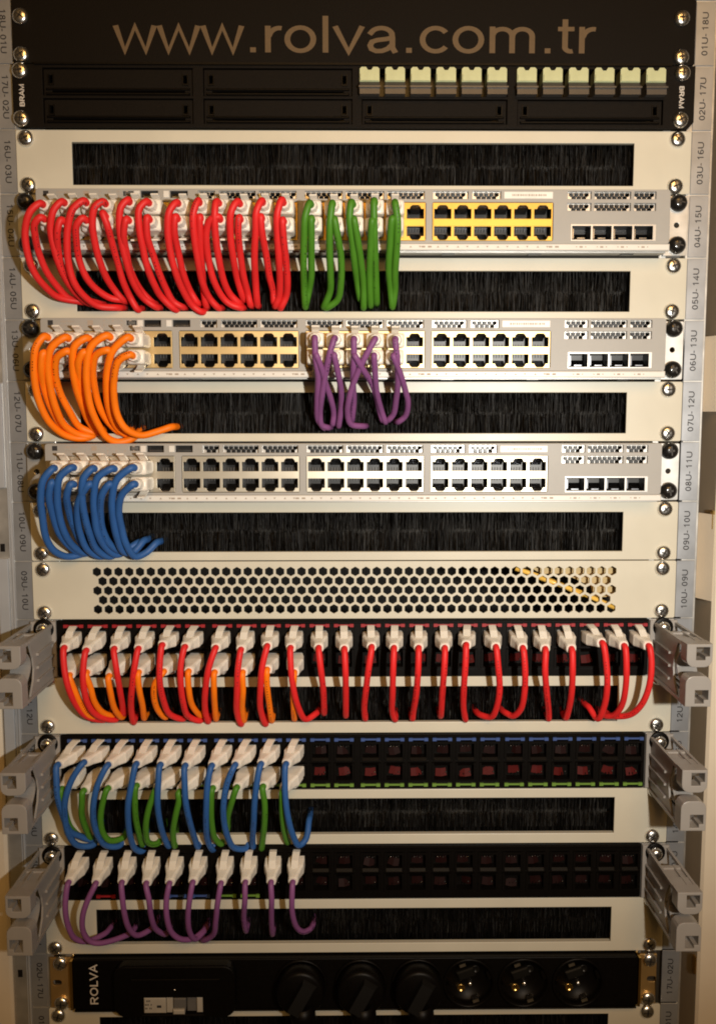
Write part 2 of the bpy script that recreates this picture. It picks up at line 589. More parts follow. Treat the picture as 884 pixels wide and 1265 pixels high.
def post(side):
    s = side
    nm = 'left' if s < 0 else 'right'
    t = thing('cabinet_post', (s * 285, -870, -10), 'beige cabinet post along the %s edge of the picture' % nm, 'cabinet post', 'cabinet posts')
    x0, x1 = (269.8, 312) if s > 0 else (-312, -268.5)
    mb = MB()
    mb.bbox(x0, x1, -870, 40, -120, 0 if s > 0 else 1.5, 2.0)
    part('post_body', mb, M['post'], t)
    if s > 0:
        for y0, y1 in ((-298, -246), (-446, -372), (-860, -448)):
            pass
        for y0, y1 in ((-289, -233), (-432, -366)):  # angled plates added to stand for lit patches of the side wall
            mb = MB()
            vs = [(259.2, y0, -24), (269.6, y0, -1.5), (269.6, y1, -1.5), (259.2, y1, -24),
                  (260.2, y0, -26), (269.7, y0, -4), (269.7, y1, -4), (260.2, y1, -26)]
            mb.add(vs, [(0, 1, 2, 3), (4, 5, 6, 7), (0, 1, 5, 4), (2, 3, 7, 6), (1, 2, 6, 5), (0, 3, 7, 4)])
            part('side_bracket', mb, M['post'], t)
        for y in (-268, -370, -726):  # gold tabs painted in for golden light through small slots
            mb = MB()
            mb.box(268.4, 269.7, y - 7, y + 7, -8, -3)
            part('slot_glow_tab', mb, M['gold'], t)
    return t


post(-1)
post(1)

# ------------------------------------------------------------------ row 1: blank panel with the web address
X1 = 241.3


def panel_outline(k, x=X1, g=0.35):
    return rrect(-x, x, T(k) - U + g, T(k) - g, 1.2, 2)


t = thing('blank_panel', (0, T(2), 0), 'black blank panel printed with a large tan www.rolva.com.tr web address', 'panel')
mb = MB()
plate('face_plate', rrect(-X1, X1, T(2) + 0.5, 8, 1.2, 2), [], -2, 0, M['black'], t, 0.3)
put('lettering', text_mesh('www.rolva.com.tr', 341, 27.0, M['ink_tan'], 0.08, 0.118), t, (0.2, -25.0, 0.06))
screws(t, 1, 0, (-234.4, 231.5), (-12.5, -38.6))

# ------------------------------------------------------------------ row 2: fibre panel
t = thing('fibre_panel', (0, T(3), 0), 'black fibre panel with twelve pale green dust caps under the web address panel', 'fibre panel')
k = 2
yT = T(2)
bays = [(-222, -112.5), (-109, 0), (3, 110), (113.5, 221)]
holes = []
for x0, x1 in bays:
    holes.append(rect(x0 + 2, x1 - 2, yT - 22.3, yT - 3.5))
    holes.append(rect(x0 + 2, x1 - 2, yT - 41.2, yT - 24.2))
oc = [(-X1 + 4, yT - U + 0.4), (X1 - 4, yT - U + 0.4), (X1, yT - U + 5), (X1, yT - 1), (-X1, yT - 1), (-X1, yT - U + 5)]
plate('face_plate', oc, holes, -2.5, 3, M['black'], t, 0.4)
mb = MB()
mb.box(-225, 224, yT - 1.6, yT - 0.2, -2, 4.6)
part('top_rim', mb, M['blackplast'], t)
mb = MB()
mb.box(-224, 224, yT - 42.5, yT - 2.5, -30, -10)
part('backing', mb, M['portdark'], t)
for bi, (x0, x1) in enumerate(bays):
    for row in range(2):
        if bi >= 2 and row == 0:
            continue
        ya, yb = (yT - 22.1, yT - 3.8) if row == 0 else (yT - 41.0, yT - 24.4)
        hs = [rect(x0 + 6, x0 + 8.8, yb - 9.5, yb - 4), rect(x1 - 8.8, x1 - 6, yb - 9.5, yb - 4), rect(x0 + 8, x1 - 8, ya + 2.6, ya + 3.8)]
        plate('blank_plate', rect(x0 + 2.3, x1 - 2.3, ya, yb), hs, -3, 0.8, M['black'], t, 0.3)
        mb = MB()
        mb.bbox(x0 + 4, x1 - 4, ya + 4.0, ya + 5.4, 0.8, 2.0, 0.5)
        mb.bbox(x0 + 4, x1 - 4, ya + 0.6, ya + 2.2, 0.8, 2.4, 0.5)
        part('ledge', mb, M['blackplast'], t)
        for xx in (x0 + 6, x1 - 8.8):
            mb = MB()
            mb.box(xx - 0.7, xx, yb - 10.2, yb - 3.3, 0.8, 1.7)
            mb.box(xx + 2.8, xx + 3.5, yb - 10.2, yb - 3.3, 0.8, 1.7)
            mb.box(xx - 0.65, xx + 3.45, yb - 10.9, yb - 10.25, 0.8, 1.7)
            part('latch_frame', mb, M['blackplast'], t)
for bi in (2, 3):
    x0 = 3.6 if bi == 2 else 114.3
    for q in range(6):
        xc = x0 + 6.7 + q * (17.95 if bi == 2 else 18.25)
        mb = MB()
        # tilted adapter body under the cap
        mb.prism_x([(-8, yT - 13.5), (6.0, yT - 13.8), (8.5, yT - 16.8), (9.0, yT - 22.5), (-8, yT - 22.5)], xc - 7.0, xc + 7.0)
        mb.box(xc - 7.6, xc + 7.6, yT - 18.3, yT - 17.3, 6, 10.2)
        a = part('fibre_adapter', mb, M['adapter'], t, org=(xc, yT - 18, 0))
        mb = MB()
        poly = [(xc - 6.9, yT - 13.4), (xc + 6.9, yT - 13.4), (xc + 6.9, yT - 4.8), (xc + 5.6, yT - 3.6), (xc + 2.5, yT - 3.6), (xc + 1.2, yT - 5.6),
                (xc - 1.2, yT - 5.6), (xc - 2.5, yT - 3.6), (xc - 5.6, yT - 3.6), (xc - 6.9, yT - 4.8)]
        mb.prism(poly, -6, 6.5)
        mb.prism([(xc - 6.4, yT - 13), (xc + 6.4, yT - 13), (xc + 6.4, yT - 8.6), (xc - 6.4, yT - 8.6)], 6.5, 7.6)
        part('dust_cap', mb, M['cap'], a)
put('lettering', text_mesh('BRAM', 15.0, 4.2, M['ink_white'], 0.08, 0.2), t, (-234.8, yT - 22.4, 3.06), rotz(90))
put('lettering', text_mesh('BRAM', 15.0, 4.2, M['ink_white'], 0.08, 0.2), t, (232.0, yT - 22.4, 3.06), rotz(-90))
screws(t, 2, 3, (-235.3, 231.8))


# ------------------------------------------------------------------ brush panels
def bristle_mesh(h):
    rnd = random.Random(3)
    mb = MB()
    V, F = [], []
    for row in range(2):
        for i in range(2300):
            x = rnd.uniform(-203, 203)
            tuft = math.sin(x * 0.9 + 1.3 * row) + math.sin(x * 2.3 + row) + math.sin(x * 0.17)
            x += 0.35 * math.sin(x * 2.9 + row * 2)
            z = rnd.uniform(-9, -4.5) - (2.2 if row else 0)
            L = (h / 2) * (1.0 + rnd.uniform(-0.10, 0.06) + 0.03 * tuft)
            y0, y1 = (h / 2, h / 2 - L) if row == 0 else (-h / 2, -h / 2 + L)
            dx, dz = rnd.gauss(0, 0.6) + 0.45 * tuft, rnd.gauss(0, 0.7) + 0.5 * math.sin(x * 0.55 + row)
            if rnd.random() < 0.03:
                dx *= 4
            r = rnd.uniform(0.13, 0.24)
            o = len(V)
            a = rnd.uniform(0, 6.28)
            for (yy, ox, oz, rr) in ((y0, 0, 0, r), (y1, dx, dz, r * 0.6)):
                for q in range(3):
                    V.append((x + ox + rr * math.cos(a + q * 2.094), yy, z + oz + rr * math.sin(a + q * 2.094)))
            for q in range(3):
                F.append((o + q, o + (q + 1) % 3, o + 3 + (q + 1) % 3, o + 3 + q))
            F.append((o + 3, o + 4, o + 5))
    mb.add(V, F)
    return mb.mesh('bristles', M['bristle'])


BR = bristle_mesh(30.5)
PSLOT = {3: (-8.8, -38.4), 5: (-9.6, -38.6), 7: (-8.3, -38.2), 9: (-8.0, -37.6), 12: (-7.9, -35.8), 14: (-7.5, -36.3), 16: (-7.8, -36.5), 18: (-8.2, -38.2)}
BLABEL = {3: 'beige brush panel between the black fibre panel and the top switch',
          5: 'beige brush panel with red and green cables entering its slot',
          7: 'beige brush panel with orange and purple cables entering its slot',
          9: 'beige brush panel just above the panel with hexagonal holes',
          12: 'beige brush panel with many thin red cables and a few orange ones hanging over it',
          14: 'beige brush panel with thin blue and green cables hanging over it',
          16: 'beige brush panel with thin purple cables, just above the black power strip',
          18: 'beige panel at the very bottom below the black power strip'}
for k, (a, b) in PSLOT.items():
    t = thing('brush_panel', (0, T(k + 1), 0), BLABEL[k], 'brush panel', 'beige brush panels')
    y0, y1 = T(k) + b, T(k) + a
    plate('face_plate', panel_outline(k), [rect(-201.8, 200.2, y0, y1)], -2, 0, M['panel'], t, 0.35)
    mb = MB()
    # folded lips behind the slot and a dark sheet standing in for the unlit inside
    mb.box(-204, 204, y1 + 0.2, y1 + 2.2, -4.6, -2.05)
    mb.box(-204, 204, y0 - 2.2, y0 - 0.2, -4.6, -2.05)
    part('folded_lip', mb, M['panel'], t)
    mb = MB()
    mb.box(-210, 210, y0 - 3.5, y1 + 3.5, -24, -20)
    part('brush_holder', mb, M['interior'], t)
    br = put('bristles', BR, t, ((0 if k % 2 else 0.6), (y0 + y1) / 2, 0), rotz(180) if k in (5, 9, 14) else None)
    br['kind'] = 'stuff'
    zz = 0
    if k in (12, 14, 16):
        screws(t, k, 0, (-233.6, 230.3), (-38.2,))
    else:
        screws(t, k, 0, (-233.6, 230.8))

# ------------------------------------------------------------------ row 10: panel of hexagonal holes
k = 10
t = thing('vent_panel', (0, T(11), 0), 'beige vent panel pierced with five rows of hexagonal holes', 'vent panel')
holes = []
px, pyv = 8.05, 7.15
for r in range(5):
    n = 49 if r % 2 == 0 else 48
    for i in range(n):
        cx = -193.2 + i * px + (px / 2 if r % 2 else 0)
        cy = T(k) - 8.1 - r * pyv
        holes.append([(cx + 3.62 * math.sin(math.radians(60 * q)), cy + 3.62 * math.cos(math.radians(60 * q))) for q in range(6)])
plate('face_plate', panel_outline(k), holes, -1.6, 0, M['panel'], t, 0.15)
screws(t, k, 0, (-232.6, 230.8))
# what shows through its holes
t = thing('yellow_cord', (150, T(k) - 20, -30), 'shiny yellow cord seen behind the hexagonal holes of the vent panel', 'cord')
for (pa, pb) in (((636, 702), (720, 735)), ((662, 712), (762, 752))):
    a, b = unproj(*pa, -4.2), unproj(*pb, -4.2)
    mb = MB()
    mb.tube([a, a.lerp(b, .3) + Vector((0, .8, 0)), a.lerp(b, .6) + Vector((0, 1, -2)), b], 1.9, 8)
    part('strand', mb, M['yellowcord'], t)
t = thing('tan_bracket', (180, T(k) - 40, -50), 'tan sheet bracket behind the right end of the vent panel', 'bracket')
mb = MB()
mb.prism([(96, T(k) - 3), (205, T(k) - 3), (205, T(k) - 30), (182, T(k) - 30), (180, T(k) - 22), (166, T(k) - 15), (160, T(k) - 12), (142, T(k) - 12), (135, T(k) - 8)], -12, -10)
part('sheet', mb, M['tan'], t)


# ------------------------------------------------------------------ switches
ZF = 18.0
GX = [-214.8, -125.2, -35.4, 54.2]
GW = 85.0
PP = 14.08


def pcx(g, c):
    return GX[g] + 7.3 + PP * c


def port_outline(cx, T0, row):
    """opening of a port: row 0 has its latch notch on top, row 1 below"""
    if row == 0:
        m0, m1, n = T0 - 20.6, T0 - 13.9, 1
    else:
        m0, m1, n = T0 - 25.9, T0 - 32.6, -1
    h = 6.0
    pts = [(cx - h, m0), (cx + h, m0), (cx + h, m1), (cx + 4.0, m1), (cx + 3.5, m1 + n * 1.5), (cx + 2.2, m1 + n * 2.6), (cx - 2.2, m1 + n * 2.6),
           (cx - 3.5, m1 + n * 1.5), (cx - 4.0, m1), (cx - h, m1)]
    return pts if n > 0 else pts[::-1]


def port_mesh(row):
    """the recess behind one port opening, with its sloping contact block and gold wires"""
    mb = MB()
    n = 1 if row == 0 else -1
    yc = 0.0
    # recess: five inside faces
    x0, x1, y0, y1, zb = -6.2, 6.2, -4.4, 6.4, -11
    vs = [(x0, y0 * n, -1.0), (x1, y0 * n, -1.0), (x1, y1 * n, -1.0), (x0, y1 * n, -1.0), (x0, y0 * n, zb), (x1, y0 * n, zb), (x1, y1 * n, zb), (x0, y1 * n, zb)]
    mb.add(vs, [(0, 1, 5, 4), (1, 2, 6, 5), (2, 3, 7, 6), (3, 0, 4, 7), (4, 5, 6, 7)], 0)
    # latch-side ramp of grey metal
    vs = [(-3.9, 5.9 * n, -1.6), (3.9, 5.9 * n, -1.6), (3.2, 0.6 * n, -6.5), (-3.2, 0.6 * n, -6.5), (-3.9, 6.1 * n, -9), (3.9, 6.1 * n, -9)]
    mb.add(vs, [(0, 1, 2, 3), (3, 2, 5, 4), (0, 3, 4), (1, 5, 2), (0, 4, 5, 1)], 1)
    for q in range(4):
        x = -3.0 + q * 2.0
        mb.box(x - 0.18, x + 0.18, min(-4.0 * n, -1.4 * n), max(-4.0 * n, -1.4 * n), -9.5, -9.0, 2)
    return mb.mesh('port', [M['portdark'], M['contact'], M['lever']])


PORT = [port_mesh(0), port_mesh(1)]


def hex_grille(w, h, rows, z=0.9):
    holes = []
    p = 3.6
    rr = p * 0.5 * 0.90 / math.cos(math.radians(30))
    for r in range(rows):
        n = int(w / p)
        x0 = -w / 2 + (w - (n - 1) * p) / 2
        for i in range(n - (1 if r % 2 else 0)):
            cx = x0 + i * p + (p / 2 if r % 2 else 0)
            cy = (rows - 1) / 2 * 2.75 - r * 2.75 - 0.35
            holes.append([(cx + rr * math.sin(math.radians(60 * q)), cy + rr * math.cos(math.radians(60 * q))) for q in range(6)])
    return curve_mesh('vent_grille', rect(-w / 2, w / 2, -h / 2, h / 2), holes, -z, 0, M['grille'])


GRILLE = {}


def vent(t, x0, x1, y0, y1):
    w, h = round(x1 - x0, 1), round(y1 - y0, 1)
    key = (w, h)
    if key not in GRILLE:
        GRILLE[key] = hex_grille(w, h, 2)
    put('vent_grille', GRILLE[key], t, ((x0 + x1) / 2, (y0 + y1) / 2, ZF - 2.8))


SFPM = None


def sfp_mesh():
    mb = MB()
    x0, x1, y0, y1, zb = -6.3, 6.3, -4.2, 4.2, -14
    vs = [(x0, y0, -0.8), (x1, y0, -0.8), (x1, y1, -0.8), (x0, y1, -0.8), (x0, y0, zb), (x1, y0, zb), (x1, y1, zb), (x0, y1, zb)]
    mb.add(vs, [(0, 1, 5, 4), (1, 2, 6, 5), (2, 3, 7, 6), (3, 0, 4, 7), (4, 5, 6, 7)], 0)
    mb.box(-2.6, 2.6, -4.0, -3.2, -5, -0.6, 1)
    mb.box(-5.6, -4.6, -3.4, 3.4, -6, -3, 1)
    mb.add([(-5.4, -4.0, -2.5), (5.4, -4.0, -2.5), (5.4, 0.5, -9), (-5.4, 0.5, -9)], [(0, 1, 2, 3)], 1)
    return mb.mesh('sfp_slot', [M['portdark'], M['contact']])


SFPM = sfp_mesh()


def switch(k, label, frame_mat):
    T0 = T(k)
    t = thing('network_switch', (0, T(k + 1), 0), label, 'switch', 'network switches')
    holes = []
    for g in range(4):
        holes.append(rrect(GX[g], GX[g] + GW, T0 - 35.9, T0 - 9.4, 1.0, 2))
    vents = []
    for g, spans in ((1, ((15.5, 27.2), (30.2, 55.5), (58, 84))), (2, ((0.5, 26.5), (29, 55.5), (58, 84))), (3, ((0.5, 25.0), (28, 48)))):
        for a, b in spans:
            vents.append((GX[g] + a, GX[g] + b, T0 - 7.2, T0 - 2.0))
    for y0, y1 in ((T0 - 7.1, T0 - 2.0), (T0 - 15.1, T0 - 9.9)):
        for a, b in ((149.2, 165.8), (168, 193.6), (196, 211.4)):
            vents.append((a, b, y0, y1))
    holes += [rect(*v) for v in vents]
    holes.append(rect(152, 211.6, T0 - 35.8, T0 - 24.6))
    wins = [(-162, -155, T0 - 5.6, T0 - 2.4), (-149.6, -137.6, T0 - 6.8, T0 - 2.0), (-129.2, -117.0, T0 - 6.8, T0 - 2.0)]
    holes += [rect(*w) for w in wins]
    plate('bezel', rrect(-222.8, 221.6, T0 - 37.8, T0 - 0.6, 2.0, 3), holes, ZF - 3, ZF, M['switch'], t, 0.3)
    mb = MB()
    mb.bbox(-222.8, 221.8, T0 - 42.5, T0 - 37.9, ZF - 4, ZF + 0.8, 0.6)
    part('white_band', mb, M['band'], t)
    mb = MB()
    mb.box(-220, 219, T0 - 43.3, T0 - 1.0, -14, ZF - 13.5)
    mb.box(-221.5, 220.5, T0 - 43.4, T0 - 42.1, -14, ZF - 4.2)
    mb.box(-221.5, 220.5, T0 - 1.8, T0 - 0.7, -14, ZF - 3.1)
    for sx in (-221.5, 219.6):
        mb.box(sx, sx + 0.9, T0 - 42.0, T0 - 1.9, -14, ZF - 3.1)
    part('chassis', mb, M['chassis'], t)
    for x in (-120, 16, 62, 124, 190):
        mb = MB()
        mb.box(x, x + 9, T0 - 43.9, T0 - 43.45, 2, 10)
        part('chassis_slot', mb, M['portdark'], t)
    mb = MB()
    mb.box(-216, 215, T0 - 37, T0 - 1.9, ZF - 13.4, ZF - 12.6)
    part('dark_backing', mb, M['portdark'], t)
    for v in vents:
        vent(t, *v)
    # port shields and ports
    for g in range(4):
        hs = []
        for c in range(6):
            for r in range(2):
                hs.append(port_outline(pcx(g, c), T0, r))
        plate('port_frame', rect(GX[g] + 0.3, GX[g] + GW - 0.3, T0 - 35.6, T0 - 9.7), hs, ZF - 1.6, ZF - 0.6, frame_mat, t, 0.1)
        if k == 4:
            mb = MB()
            mb.bbox(GX[g] + 0.9, GX[g] + GW - 0.9, T0 - 25.5, T0 - 21.0, ZF - 0.55, ZF - 0.2, 0.15)
            part('yellow_band', mb, M['yellow_band'], t)
        for c in range(6):
            for r in range(2):
                put('port', PORT[r], t, (pcx(g, c), T0 - 17.0 if r == 0 else T0 - 29.5, ZF - 0.8))
    # sfp cage
    hs = [rect(152.6 + q * 14.6, 152.6 + q * 14.6 + 13.2, T0 - 35.0, T0 - 25.6) for q in range(4)]
    plate('sfp_cage', rect(151.6, 211.9, T0 - 36.0, T0 - 24.4), hs, ZF - 0.6, ZF + 0.5, M['grille'], t, 0.15)
    for q in range(4):
        put('sfp_slot', SFPM, t, (159.2 + q * 14.6, T0 - 30.3, ZF))
    # controls at the left: mode button, windows with white holders
    mb = MB()
    mb.bbox(-161.2, -155.8, T0 - 5.3, T0 - 2.7, ZF - 4, ZF - 0.6, 0.4)
    part('mode_button', mb, M['lever'], t)
    for (a, b, y0, y1) in wins[1:]:
        mb = MB()
        mb.bbox(a - 4.6, a - 0.7, y0 + 0.1, y1 - 0.1, ZF, ZF + 0.5, 0.2)
        part('white_holder', mb, M['band'], t)
        mb = MB()
        mb.box(a - 0.4, b + 0.4, y0 - 0.4, y1 + 0.4, ZF - 9, ZF - 5)
        mb.box(a + 1, b - 1, y0 + 0.6, y0 + 1.6, ZF - 5, ZF - 3, 1)
        part('window_recess', mb, [M['portdark'], M['contact']], t)
    # sticker with a line of tiny marks
    mb = MB()
    mb.bbox(104.4, 138.6, T0 - 7.0, T0 - 2.3, ZF, ZF + 0.35, 0.15)
    s = part('sticker', mb, M['sticker'], t)
    mb = MB()
    rnd = random.Random(k)
    x = 110
    while x < 134:
        w = rnd.uniform(0.5, 1.3)
        mb.box(x, x + w, T0 - 5.3, T0 - 4.0, ZF + 0.36, ZF + 0.41)
        x += w + rnd.uniform(0.4, 0.9)
    o = part('printed_marks', mb, M['ink_brown'], s)
    o['kind'] = 'stuff'
    # printing on bezel and band
    mb = MB()
    mb.box(-217.5, -213.8, T0 - 5.6, T0 - 2.2, ZF + 0.02, ZF + 0.08)
    mb.box(-189.5, -185.5, T0 - 5.6, T0 - 2.2, ZF + 0.02, ZF + 0.08, 1)
    for q, hh in enumerate((0.7, 1.3, 1.9, 1.3, 0.7, 1.3, 1.9, 1.3, 0.7)):
        xx = -208.5 + q * 1.15
        mb.box(xx, xx + 0.5, T0 - 2.8 - hh / 2 - 0.4, T0 - 2.8 + hh / 2 - 0.4, ZF + 0.02, ZF + 0.08, 1)
    for q in range(4):
        xx = -178.5 + q * 6.2
        mb.box(xx, xx + 1.6, T0 - 2.9, T0 - 2.3, ZF + 0.02, ZF + 0.08, 1)
        mb.box(xx + 0.3, xx + 1.3, T0 - 6.2, T0 - 5.2, ZF + 0.02, ZF + 0.08, 1)
    for g in range(4):
        for c in range(6):
            cx = pcx(g, c)
            y = T0 - 40.1
            z0, z1 = ZF + 0.82, ZF + 0.88
            mb.prism([(cx - 4.2, y - 0.6), (cx - 2.4, y - 0.6), (cx - 3.3, y + 0.7)], z0, z1, 1)
            mb.prism([(cx + 2.4, y + 0.6), (cx + 4.2, y + 0.6), (cx + 3.3, y - 0.7)], z0, z1, 1)
        for xx in (GX[g] + GW - 3, GX[g] + GW + 1.5):
            mb.box(xx, xx + 2.6, T0 - 40.7, T0 - 39.5, ZF + 0.82, ZF + 0.88, 1)
    for q in range(4):
        xx = 158 + q * 14.6
        mb.box(xx, xx + 2.2, T0 - 40.7, T0 - 39.6, ZF + 0.82, ZF + 0.88, 1)
        mb.box(xx - 2.6, xx - 1.6, T0 - 40.4, T0 - 39.8, ZF + 0.82, ZF + 0.88, 1)
        mb.box(xx + 3.8, xx + 4.8, T0 - 40.4, T0 - 39.8, ZF + 0.82, ZF + 0.88, 1)
    o = part('printed_marks', mb, [M['ink_dark'], M['ink_brown']], t)
    o['kind'] = 'stuff'
    put('lettering', text_mesh('CISCO', 9.6, 1.5, M['ink_brown'], 0.06), t, (-203.6, T0 - 6.0, ZF + 0.05))
    # mounting ears
    for s in (-1, 1):
        x0, x1 = (223.0, 240.0) if s > 0 else (-241.5, -223.4)
        xc = 232.0 if s > 0 else -234.5
        plate('mounting_ear', rrect(x0, x1, T0 - 43.4, T0 - 1.2, 1, 2), [circ(xc, T0 - 21.8, 1.9, 12)], 0, 1.8, M['galv'], t, 0.25)
        for off in (-6.6, -36.2):
            put('thumbscrew', TSCREW, t, (xc, T0 + off, 1.8), rotz(random.uniform(0, 90)))
    return t


switch(4, 'top grey switch with bright yellow port frames and red and green cables', M['yellow'])
switch(6, 'middle grey switch with orange cables at left and purple cables at centre', M['shield_gold'])
switch(8, 'lowest grey switch with only blue cables at its left end', M['shield'])


# ------------------------------------------------------------------ patch panels
JX = [-219.2, -107.6, 3.9, 114.1]
JP, JW = 18.25, 15.4


def jcx(c):
    return JX[c // 6] + JP * (c % 6) + JW / 2


def jack_mesh(row):
    mb = MB()
    n = 1 if row == 0 else -1
    # hooded frame: two cheeks, a hood sloping forward, a lip, the dark mouth behind
    mb.box(-7.6, 7.6, -8.3, 8.3, -6, -5, 0)
    for s in (-1, 1):
        mb.box(s * 6.9 - 0.8, s * 6.9 + 0.8, -7.6, 7.6, -5, 1.2, 0)
    mb.add([(-6.1, 7.4 * n, 1.6), (6.1, 7.4 * n, 1.6), (6.1, 5.6 * n, 1.6), (-6.1, 5.6 * n, 1.6), (-6.1, 7.4 * n, -5), (6.1, 7.4 * n, -5), (6.1, 4.6 * n, -5), (-6.1, 4.6 * n, -5)],
           [(0, 1, 2, 3), (2, 3, 7, 6), (0, 1, 5, 4), (0, 3, 7, 4), (1, 2, 6, 5)], 0)
    mb.add([(-6.1, -7.4 * n, 2.2), (6.1, -7.4 * n, 2.2), (6.1, -5.4 * n, 0.6), (-6.1, -5.4 * n, 0.6), (-6.1, -7.4 * n, -5), (6.1, -7.4 * n, -5), (6.1, -4.4 * n, -5), (-6.1, -4.4 * n, -5)],
           [(0, 1, 2, 3), (2, 3, 7, 6), (0, 1, 5, 4), (0, 3, 7, 4), (1, 2, 6, 5)], 0)
    # small moulded clips
    for x in (-3.6, -1.2, 1.2, 3.6):
        mb.box(x - 0.4, x + 0.4, 3.2 * n - 0.9, 3.2 * n + 0.9, -5, -2.6 - 0.5 * abs(x), 0)
    if row == 0:  # glossy beads added to catch glints in the mouth
        for x, y, w in ((-2.6, 2.9, 0.9), (-0.6, 3.2, 0.5), (1.6, 2.7, 0.7), (3.2, 3.3, 0.4)):
            mb.lathe([(0.62 * w, -2.0), (0.6 * w, -1.2), (0.42 * w, -0.75), (0.05, -0.6)], x, y, 8, 2)
    else:
        mb.lathe([(0.5, -2.6), (0.45, -2.0), (0.05, -1.7)], 3.4, -0.8, 8, 2)
    return mb.mesh('jack', [M['blackplast'], M['lever'], M['glint']])


def shutter_mesh(row, m):
    mb = MB()
    n = 1 if row == 0 else -1
    # a small hinged flap, folded down the middle, deep in the mouth
    vs = [(-4.4, -3.4, -3.6), (0, -3.8, -2.9), (4.4, -3.4, -3.6), (3.8, 2.4, -4.6), (0, 2.2, -4.0), (-3.8, 2.4, -4.6), (-4.4, -3.4, -4.9), (4.4, -3.4, -4.9)]
    mb.add(vs, [(0, 1, 4, 5), (1, 2, 3, 4), (0, 6, 5), (2, 7, 3), (0, 6, 7, 2, 1), (5, 6, 7, 3, 4)])
    return mb.mesh('shutter', m)


def icon_mesh(colmat, n):
    mb = MB()
    mb.box(-7.4, 7.4, -0.55, 0.75, 0, 1.0)
    mb.box(-7.4, -4.4, -1.2, 1.2, 0, 1.5)
    mb.box(4.4, 7.4, -1.2, 1.2, 0, 1.5)
    return mb.mesh('icon_tab', colmat)


JACK = [jack_mesh(0), jack_mesh(1)]
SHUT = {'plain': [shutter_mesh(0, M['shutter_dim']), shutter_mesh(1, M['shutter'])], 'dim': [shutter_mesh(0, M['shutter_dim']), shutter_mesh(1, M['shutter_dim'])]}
ICON = {c: icon_mesh(M['bar_' + c], 1) for c in ('red', 'blue', 'green')}


def patch_panel(k, label, icons):
    """icons(col, row) -> colour name or None"""
    T0 = T(k)
    t = thing('patch_bay', (0, T(k + 1), 0), label, 'patch panel', 'black patch panels')
    holes = []
    for c in range(24):
        x = jcx(c)
        holes.append(rect(x - 7.7, x + 7.7, T0 - 21.4, T0 - 6.2))
        holes.append(rect(x - 7.7, x + 7.7, T0 - 38.6, T0 - 23.2))
    plate('face_plate', rrect(-224.5, 222.0, T0 - 43.9, T0 - 0.4, 1, 2), holes, -1.5, 0.6, M['blackplast'], t, 0.25)
    for s in (-1, 1):
        a, b = (222.2, 241.3) if s > 0 else (-241.3, -224.7)
        mb = MB()
        mb.bbox(a, b, T0 - 43.9, T0 - 0.4, -2, 0, 0.2)
        part('panel_ear', mb, M['galv'], t)
    mb = MB()
    mb.bbox(-223, 221, T0 - 2.8, T0 - 0.9, 0.6, 2.4, 0.4)
    part('top_rim', mb, M['blackplast'], t)
    for c in range(24):
        x = jcx(c)
        for r in range(2):
            y = T0 - 13.8 if r == 0 else T0 - 31.0
            j = put('jack', JACK[r], t, (x, y, 0))
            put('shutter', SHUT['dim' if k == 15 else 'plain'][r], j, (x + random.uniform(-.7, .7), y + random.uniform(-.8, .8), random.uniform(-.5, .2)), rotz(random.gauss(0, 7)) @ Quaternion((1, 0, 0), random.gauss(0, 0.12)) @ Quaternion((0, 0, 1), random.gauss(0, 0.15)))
            ic = icons(c, r)
            if ic:
                put('icon_tab', ICON[ic], j, (x, T0 - 4.6 if r == 0 else T0 - 40.6, 0.65))
    return t


patch_panel(11, 'black patch panel with red tabs and red and orange thin cables', lambda c, r: 'red' if r == 0 else None)
patch_panel(13, 'black patch panel with blue tabs above green tabs', lambda c, r: 'blue' if r == 0 else 'green')
patch_panel(15, 'black patch panel with thin purple cables and no tabs along its top',
            lambda c, r: {1: 'red', 4: 'blue', 5: 'blue', 6: 'green', 7: 'green'}.get(c) if r else None)


